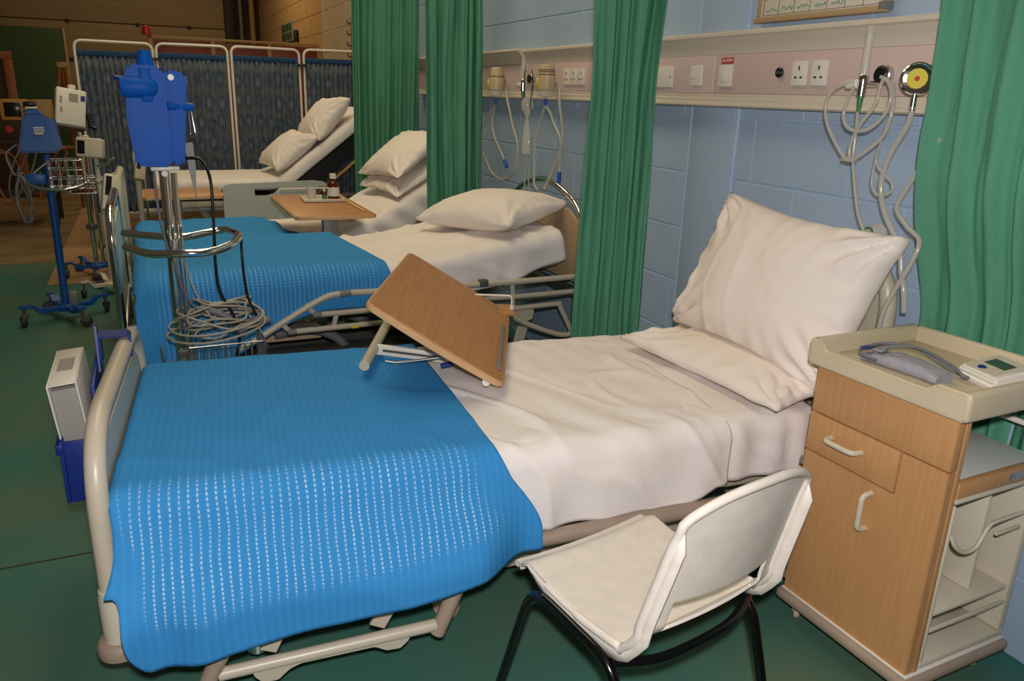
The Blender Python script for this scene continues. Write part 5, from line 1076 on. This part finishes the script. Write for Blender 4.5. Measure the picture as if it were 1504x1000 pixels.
for k in range(4):   # unreadable white print
    bm = B(); 
    for q_ in range(5 if k < 3 else 1):
        x_ = -0.025 + q_ * 0.011 + (0.003 if k % 2 else 0); box(bm, (x_, -0.0795 + k * 0.0012, 1.222 - k * 0.012), (x_ + (0.008 if k < 3 else 0.045), -0.0785 + k * 0.0012 - 0.012, 1.229 - k * 0.012))
    o = obj('white_print', bm, M_WHITEP, mv, smooth=False); o['kind'] = 'stuff'
pts = []
for i in range(30):
    a = i * 2 * PI / 7.0; pts.append((-0.715 + 0.028 * math.cos(a) + 0.012 * math.sin(i), 5.62 + 0.02 * math.sin(i * 1.7), 0.80 + 0.14 * math.sin(a) + 0.02 * math.sin(i * 0.7)))
o = ptube('coiled_cable', catmull([(-0.72, 5.66, 0.99), (-0.73, 5.64, 0.93)] + pts + [(-0.75, 5.64, 0.95), (-0.78, 5.66, 1.06), (-0.72, 5.68, 1.12)], 6), 0.0055, M_HOSE, None, 7); tag(o, 'dark grey cable coil hanging from the blue equipment stand handle', 'cable')
# ------------------------------------------------------------------ white monitors on stands behind
def mon_box(parent, name, material, w_, h_, d_, mt_, bev=0.012):
    bm = B(); box(bm, (-w_ / 2, -d_ / 2, -h_ / 2), (w_ / 2, d_ / 2, h_ / 2), bev, 3, mt_); return obj(name, bm, material, parent)
s3 = thing('equipment_stand', 'chrome equipment stand with large tilted white monitor unit and lower basket', 'stand', (-0.46, 7.0, 0))
star_base(s3, 5, 0.24, M_BLUEST, 0.085, 0.9, 0.034)
ptube('pole', [(0, 0, 0.10), (0, 0, 1.18)], 0.018, M_CHROME, s3, 14); ptube('pole', [(0.05, 0.01, 0.10), (0.05, 0.01, 1.10)], 0.014, M_CHROME, s3, 12)
bm = B(); cyl(bm, (0, 0, 0.38), (0, 0, 0.42), 0.04, 16, 0.006); obj('pole_clamp', bm, M_DGREY, s3)
mt_ = Matrix.Translation((-0.035, -0.08, 1.305)) @ rotm(math.radians(-12), math.radians(10), math.radians(12))
mb = mon_box(s3, 'monitor_body', M_WHITEP, 0.20, 0.27, 0.10, mt_)
for nm, a, b, mm in (('speaker_grille', (-0.015, -0.052, 0.04), (0.045, -0.0505, 0.10), M_GREYLABEL), ('round_vent', (0.062, -0.053, 0.055), (0.092, -0.0505, 0.095), M_BLUEDK), ('side_slot', (-0.075, -0.052, 0.02), (-0.06, -0.0505, 0.07), M_GREYLABEL), ('side_slot', (-0.07, -0.052, -0.05), (-0.055, -0.0505, -0.01), M_GREYLABEL)):
    bm = B(); box(bm, a, b, 0.0005, 1, mt_); obj(nm, bm, mm, mb)
bm = B(); box(bm, (-0.105, -0.06, -0.155), (0.105, 0.06, -0.137), 0.005, 1, mt_); obj('mount_tray', bm, M_DGREY, s3)
bm = B(); box(bm, (-0.02, -0.03, 0.137), (0.03, 0.02, 0.17), 0.006, 1, mt_); obj('top_grip', bm, M_WHITEP, mb)
ptube('side_bracket', [(0.075, -0.05, 1.27), (0.09, -0.05, 1.17), (0.125, -0.06, 1.155)], 0.016, M_BLACK, s3, 8)
bk = bpy.data.objects.new('wire_basket', None); COL.objects.link(bk); bk.parent = s3
wire_basket(bk, -0.12, 0.08, -0.16, -0.02, 0.68, 0.80, 7, 4, 0.003, (0, 0.33, 0.66, 1.0), M_STEEL)
pbox('red_contents', (-0.09, -0.14, 0.685), (0.05, -0.05, 0.71), M_REDWOOD, s3, 0.004)
s4 = thing('equipment_stand', 'slim cream equipment stand with small white monitor and side arm', 'stand', (-0.33, 6.35, 0))
star_base(s4, 4, 0.22, M_CREAMP, 0.075, 0.4, 0.03, M_BLACK)
ptube('pole', [(0, 0, 0.09), (-0.005, 0, 0.99)], 0.016, M_CREAMP, s4, 12)
mt_ = Matrix.Translation((-0.028, -0.02, 1.055)) @ rotm(math.radians(-8), math.radians(4), math.radians(-10))
mb = mon_box(s4, 'monitor_body', M_CREAMP, 0.165, 0.135, 0.11, mt_)
bm = B(); box(bm, (-0.072, -0.0575, -0.045), (-0.025, -0.0545, 0.045), 0.0005, 1, mt_); obj('screen', bm, M_LCDD, mb)
bm = B(); box(bm, (-0.05, -0.02, 0.068), (-0.01, 0.02, 0.085), 0.006, 1, mt_); obj('top_grip', bm, M_CREAMP, mb)
bm = B(); flat_bar(bm, (-0.02, 0.83), (0.13, 0.88), 0.03, 0.02, -0.02); obj('side_arm', bm, M_CREAMP, s4)
ptube('handle', [(0.0, -0.02, 0.93), (0.06, -0.05, 0.95), (0.11, -0.08, 0.99)], 0.009, M_CHROME, s4, 10)
def handset(label, x, y, z, rx):
    t = thing('vital_signs_handset', label, 'monitor', (x, y, 0))
    ptube('pole', [(0.02, 0.03, 0.05), (0.02, 0.03, z)], 0.009, M_CHROME, t, 10); plathe('foot', [(0, 0.0), (0.10, 0.0), (0.10, 0.02), (0.03, 0.05), (0, 0.05)], M_DGREY, t, Matrix.Translation((0.02, 0.03, 0)))
    mt_ = Matrix.Translation((0, 0, z)) @ rotm(math.radians(-20), math.radians(14), 0.2)
    b_ = mon_box(t, 'body', M_CREAMP, 0.075, 0.20, 0.05, mt_, 0.01); bm = B(); box(bm, (-0.028, -0.028, -0.02), (0.0, -0.0245, 0.085), 0.0005, 1, mt_); obj('screen', bm, M_LCDD, b_)
handset('small cream handset monitor beside the chrome footboard end', -0.205, 4.75, 0.93, 0)
handset('small cream handset monitor on chrome pole before the patterned screens', -0.06, 6.55, 0.90, 0)
# ------------------------------------------------------------------ tables by the far beds
def simple_table(label, x0, x1, y0, y1, z, colx, coly, col_mat=M_GREY, rail=True):
    t = thing('overbed_table', label, 'table', (colx, coly, 0))
    r_ = lambda x, y: (x - colx, y - coly)
    P = [r_(x0 + 0.02, y0), r_(lerp(x0, x1, 0.5), y0 - 0.02), r_(x1 - 0.02, y0), r_(x1, y0 + 0.03), r_(x1, y1), r_(x0, y1), r_(x0, y0 + 0.03)]
    bm = B(); prism(bm, P, z - 0.022, z - 0.002, 'Z', 0.004); tp = obj('table_top', bm, M_EDGEWOOD, t, angle=30)
    c0 = r_(x0 + 0.008, y0 + 0.012); c1 = r_(x1 - 0.008, y1 - 0.008); pbox('laminate_face', (c0[0], c0[1], z - 0.003), (c1[0], c1[1], z), M_TABLETOP, tp, 0.001)
    if rail:
        e0 = r_(x1 - 0.06, y0 + 0.12); pbox('end_strip', (e0[0], e0[1], z + 0.0002), (e0[0] + 0.02, r_(0, y1)[1] - 0.05, z + 0.008), M_EDGEWOOD, tp, 0.003)
        a = r_(x0 + 0.05, y1 - 0.03); b = r_(x1 - 0.03, y1 - 0.03); ptube('guard_rail', fillet([(a[0], a[1], z), (a[0], a[1], z + 0.045), (b[0], b[1], z + 0.045), (b[0], b[1], z)], 0.015), 0.005, M_WHITEP, tp, 8)
    pbox('column', (-0.045, -0.03, 0.07), (0.045, 0.03, z - 0.0225), col_mat, t, 0.006)
    for xx in (-0.10, 0.10): ptube('base_foot', [(xx, -0.03, 0.07), (xx, 0.45, 0.07)], 0.018, M_BEIGE, t, 10)
    pbox('base_bar', (-0.12, -0.035, 0.055), (0.12, 0.035, 0.09), M_BEIGE, t, 0.006)
    for xx, yy in ((-0.10, 0.02), (0.10, 0.02), (-0.10, 0.42), (0.10, 0.42)): caster(t, xx, yy, 0.024, 0.4, 0.01, M_BEIGE, M_RUBBER)
    return t
simple_table('wooden overbed table carrying the medicine tray across the half raised bed', 0.725, 1.20, 4.50, 5.48, 0.805, 0.93, 4.55)
simple_table('small wooden overbed table beside the pale plastic side panel', -0.06, 0.47, 5.88, 6.38, 0.76, 0.14, 5.96, M_GREY, False)
tr_ = thing('medicine_tray', 'small pinkish plastic tray holding medicine bottles on the wooden overbed table', 'tray', (1.01, 5.16, 0.8055), math.radians(-4))
pbox('tray_floor', (-0.12, -0.10, 0.0), (0.12, 0.10, 0.006), M_CREAMP, tr_, 0.002)
for lo, hi in (((-0.13, -0.11, 0.002), (0.13, -0.099, 0.022)), ((-0.13, 0.099, 0.002), (0.13, 0.11, 0.022)), ((-0.13, -0.0985, 0.002), (-0.119, 0.0985, 0.022)), ((0.119, -0.0985, 0.002), (0.13, 0.0985, 0.022))): pbox('tray_rim', lo, hi, M_CREAMP, tr_, 0.005)
cp = plathe('drinking_cup', [(0, 0), (0.026, 0), (0.033, 0.08), (0.031, 0.08), (0.024, 0.004), (0, 0.004)], M_CLEAR, None); cp.location = (0.94, 5.15, 0.812); tag(cp, 'clear plastic cup on the medicine tray', 'cup')
def bottle(label, loc, sc, label_mat):
    t = thing('medicine_bottle', label, 'bottle', loc)
    plathe('glass', [(0, 0), (0.030 * sc, 0), (0.032 * sc, 0.004), (0.032 * sc, 0.078 * sc), (0.026 * sc, 0.092 * sc), (0.013 * sc, 0.102 * sc), (0.013 * sc, 0.112 * sc), (0, 0.112 * sc)], M_AMBER, t)
    plathe('paper_label', [(0.0322 * sc, 0.018 * sc), (0.0328 * sc, 0.018 * sc), (0.0328 * sc, 0.066 * sc), (0.0322 * sc, 0.066 * sc)], label_mat, t)
    plathe('cap', [(0, 0.1125 * sc), (0.018 * sc, 0.1125 * sc), (0.018 * sc, 0.138 * sc), (0, 0.138 * sc)], M_WHITEP, t)
bottle('amber medicine bottle with white cap and white label on the tray', (1.085, 5.17, 0.812), 1.18, M_WHITEP)
bottle('short amber medicine bottle with green label on the tray', (1.017, 5.12, 0.812), 0.50, M_GREENCONN)
# ------------------------------------------------------------------ folding hospital screens
fsn = thing('folding_screen', 'white tubular folding screen with blue patterned cloth panels', 'screen', (0, 8.2, 0))
panels = [(-0.490, 0.135), (0.165, 0.775), (0.810, 1.445), (1.490, 2.09)]
for pi_, (xa, xb) in enumerate(panels):
    dy = 0.03 * (1 if pi_ % 2 else -1); ytop = 1.842 + 0.006 * pi_
    fr = ptube('panel_frame', fillet([(xa, dy, 0.09), (xa, dy, ytop), (xb, -dy, ytop), (xb, -dy, 0.09)], 0.07, 7), 0.0125, M_WHITEP, fsn, 12)
    for xx, yy in ((xa, dy), (xb, -dy)): caster(fsn, xx, yy, 0.028, 0.3, 0.03, M_GREY, M_RUBBER)
    ptube('lower_bar', [(xa, dy, 0.33), (xb, -dy, 0.33)], 0.008, M_WHITEP, fr, 8)
    bm = B(); uvl = bm.loops.layers.uv.new('UVMap'); NX, NZ = 90, 14; g_ = []
    for k in range(NZ + 1):
        tz = k / NZ; row = []
        for i in range(NX + 1):
            t = i / NX; x = lerp(xa + 0.016, xb - 0.016, t); y0_ = lerp(dy, -dy, t)
            y = y0_ + 0.013 * math.sin(t * 2 * PI * 13 + 2.5 * nz(t * 5, tz * 0.8, pi_)) * (0.5 + 0.5 * nz(t * 9, tz, pi_ + 3) + 0.3) ; row.append(bm.verts.new((x, y, lerp(0.335, ytop - 0.125, tz))))
        g_.append(row)
    for k in range(NZ):
        for i in range(NX):
            f = bm.faces.new((g_[k][i], g_[k][i + 1], g_[k + 1][i + 1], g_[k + 1][i]))
            for l, (ii, kk) in zip(f.loops, ((i, k), (i + 1, k), (i + 1, k + 1), (i, k + 1))): l[uvl].uv = (ii / NX * (xb - xa) * 1.2, kk / NZ * 1.4)
    o = obj('cloth_panel', bm, M_SCREEN, fr, angle=180); sm = o.modifiers.new('thickness', 'SOLIDIFY'); sm.thickness = 0.002
    bm = B(); g_ = []
    for k in range(4):
        row = []
        for i in range(NX + 1):
            t = i / NX; row.append(bm.verts.new((lerp(xa + 0.015, xb - 0.015, t), lerp(dy, -dy, t) - 0.004 + 0.010 * math.sin(t * 2 * PI * 27 + 3 * nz(t * 7, 1, pi_)), ytop - 0.128 + 0.017 * k + (0.004 * nz(t * 30, pi_) if k == 3 else 0))))
        g_.append(row)
    for k in range(3):
        for i in range(NX): bm.faces.new((g_[k][i], g_[k][i + 1], g_[k + 1][i + 1], g_[k + 1][i]))
    o = obj('gathered_hem', bm, M_SCREENHEM, fr, angle=180); sm = o.modifiers.new('thickness', 'SOLIDIFY'); sm.thickness = 0.003
for (a, b) in ((0.135, 0.165), (0.775, 0.810), (1.445, 1.490)):
    for zz in (1.70, 0.5): pbox('hinge_clip', (a - 0.018, -0.035, zz), (b + 0.018, 0.035, zz + 0.025), M_RUBBER, fsn, 0.004)
# ------------------------------------------------------------------ things behind the screens
dp = thing('display_board', 'dark red panelled display board in pale wooden frame behind the screens', 'board', (1.1, 10.5, 0))
for xa, xb in ((-0.92, -0.27), (-0.25, 0.38), (0.40, 1.0)):
    pbox('red_panel', (xa + 0.02, -0.01, 0.3), (xb - 0.02, 0.01, 1.99), M_REDWOOD, dp, 0.002)
for x_ in (-0.94, -0.26, 0.39, 0.98): pbox('frame_post', (x_ - 0.018, -0.022, 0.0), (x_ + 0.018, 0.022, 2.0), M_FRAMEWOOD, dp, 0.003)
pbox('frame_top', (-0.96, -0.022, 2.0005), (1.0, 0.022, 2.03), M_FRAMEWOOD, dp, 0.003)
gb = thing('green_board', 'tall dark green board leaning at the roller door', 'board', (-1.45, 13.0, 0))
pbox('board_panel', (-0.75, -0.015, 0.0), (0.555, 0.015, 2.18), M_GREENBOARD, gb, 0.002); pbox('edge_strip', (0.556, -0.02, 0.0), (0.58, 0.02, 2.19), M_FRAMEWOOD, gb, 0.002)
wf = thing('wooden_doorway', 'brown wooden doorway panel leaning beside the green board', 'doorway', (-1.66, 12.4, 0))
pbox('upright', (0.09, -0.03, 0), (0.19, 0.03, 1.74), M_ORANGEWOOD, wf, 0.004); pbox('upright', (-0.6, -0.03, 0), (-0.5, 0.03, 1.74), M_ORANGEWOOD, wf, 0.004); pbox('head_rail', (-0.6, -0.03, 1.7405), (0.19, 0.03, 1.84), M_ORANGEWOOD, wf, 0.004); pbox('dark_infill', (-0.499, -0.01, 0), (0.089, 0.01, 1.74), M_DARKWALL, wf, 0.001)
ea = thing('wooden_easel', 'reddish wooden easel standing behind the white monitor unit', 'easel', (-0.78, 10.6, 0))
for a, b in (((-0.02, 0), (-0.30, 0.0)), ((0.03, 0), (0.14, 0.0)), ((0.0, 0), (0.0, 0.45))):
    bm = B(); tube(bm, [(a[0], a[1], 1.66 if b[1] == 0 else 1.6), (b[0], b[1], 0.0)], 0.022, 6); obj('easel_leg', bm, M_ORANGEWOOD, ea)
pbox('easel_tray', (-0.25, -0.06, 0.75), (0.12, 0.02, 0.78), M_ORANGEWOOD, ea, 0.004)
pbox('easel_head', (-0.05, -0.03, 1.64), (0.06, 0.03, 1.70), M_FRAMEWOOD, ea, 0.006)
wbn = thing('workbench', 'low dark workbench carrying old instruments beside the green board', 'bench', (-1.35, 10.0, 0))
pbox('bench_top', (-0.6, -0.3, 0.86), (0.42, 0.3, 0.90), M_DARKWALL, wbn, 0.004)
for x_, y_ in ((-0.56, -0.26), (0.36, -0.26), (-0.56, 0.22), (0.36, 0.22)): pbox('leg', (x_, y_, 0), (x_ + 0.05, y_ + 0.05, 0.859), M_STEELDARK, wbn, 0.004)
pbox('bench_shelf', (-0.54, -0.24, 0.3), (0.36, 0.26, 0.33), M_DARKWALL, wbn, 0.003)
im = thing('old_instrument', 'yellowed cathode ray instrument with black screen on the workbench', 'monitor', (-1.20, 9.95, 0.9005))
pbox('lower_case', (-0.17, -0.16, 0.0), (0.13, 0.12, 0.19), M_DARKWALL, im, 0.008); pbox('case', (-0.14, -0.16, 0.1905), (0.11, 0.14, 0.40), M_AGED, im, 0.012); pbox('screen', (-0.10, -0.168, 0.23), (0.05, -0.158, 0.37), M_LCDD, im, 0.004)
for x_ in (0.065, ): 
    for zz in (0.25, 0.29, 0.33): bm = B(); cyl(bm, (x_ + 0.015, -0.172, zz), (x_ + 0.015, -0.158, zz), 0.01, 10); obj('knob', bm, M_BLACK, im)
for x_ in (-0.08, 0.07): bm = B(); cyl(bm, (x_, -0.172, 0.10), (x_, -0.158, 0.10), 0.035, 14); obj('red_dial', bm, M_RED, im)
bxx = thing('old_instrument', 'cream sided instrument box next to the yellowed instrument', 'instrument', (-0.985, 10.0, 0.9005))
pbox('case', (-0.085, -0.14, 0), (0.10, 0.14, 0.40), M_FRAMEWOOD, bxx, 0.01); pbox('front_panel', (-0.07, -0.145, 0.03), (0.085, -0.1405, 0.18), M_GREYLABEL, bxx, 0.001)
for k, (x_, y_, z_) in enumerate(((-1.42, 9.62, 0.55), (-1.25, 9.6, 0.60), (-0.98, 9.62, 0.58))):
    pts = [(x_ + 0.13 * math.cos(i * 0.9) + 0.01 * i, y_ + 0.02 * math.sin(i * 1.9), z_ + 0.27 * math.sin(i * 0.9 + k) - 0.004 * i) for i in range(14)]
    o = ptube('orange_cable', catmull(pts, 6), 0.011, M_ORANGEWOOD if k != 1 else M_HOSE, None, 7); tag(o, ('orange cable looped before the workbench, under the yellowed instrument', 'grey cable looped before the workbench between the orange ones', 'orange cable looped before the workbench beside the blue stand')[k], 'cable')
hbm = B(); box(hbm, (-0.80, 6.75, 0.0005), (-0.30, 11.6, 0.006), 0.001); hb_ = obj('hardboard_sheet', hbm, M_HARDBOARD, smooth=False); tag(hb_, 'tan hardboard sheet lying across the green floor edge', 'board')
# things fixed to the far wall
pn = thing('notice_board', 'small faded green patterned notice on the tan block wall', 'notice', (WX - 0.02, 12.9, 2.30))
pbox('sheet', (0.0, -0.5, -0.14), (0.018, 0.5, 0.14), M_GREYLABEL, pn, 0.003)
for a in range(4):
    for b in range(2): pbox('picture', (-0.003, -0.44 + a * 0.23, -0.11 + b * 0.12), (0.001, -0.26 + a * 0.23, -0.01 + b * 0.12), M_GREENBOARD, pn, 0.001)
pbox('wall_bracket', (WX - 0.06, 12.0, 2.12), (WX - 0.004, 12.08, 2.28), M_BLACK, None, 0.006); tag(bpy.data.objects['wall_bracket'], 'small black bracket on the tan wall beside the notice', 'bracket')
cr = thing('coat_hook_rail', 'cluster of dark hooks on the cream wall beside the green curtain', 'hooks', (WX - 0.005, 8.75, 1.95))
pbox('rail', (-0.02, -0.05, -0.28), (0.0, 0.05, 0.28), M_FRAMEWOOD, cr, 0.003)
for k in range(5): ptube('hook', fillet([(-0.02, 0, 0.22 - k * 0.11), (-0.06, 0, 0.21 - k * 0.11), (-0.065, 0, 0.25 - k * 0.11)], 0.01), 0.008, M_DGREY, cr, 8)
rl = plathe('red_warning_lamp', [(0, 0), (0.05, 0), (0.05, 0.06), (0.035, 0.095), (0, 0.105)], M_RED, None); rl.location = (0.13, 10.46, 2.03); tag(rl, 'small red lamp dome on the pale display board frame', 'lamp')
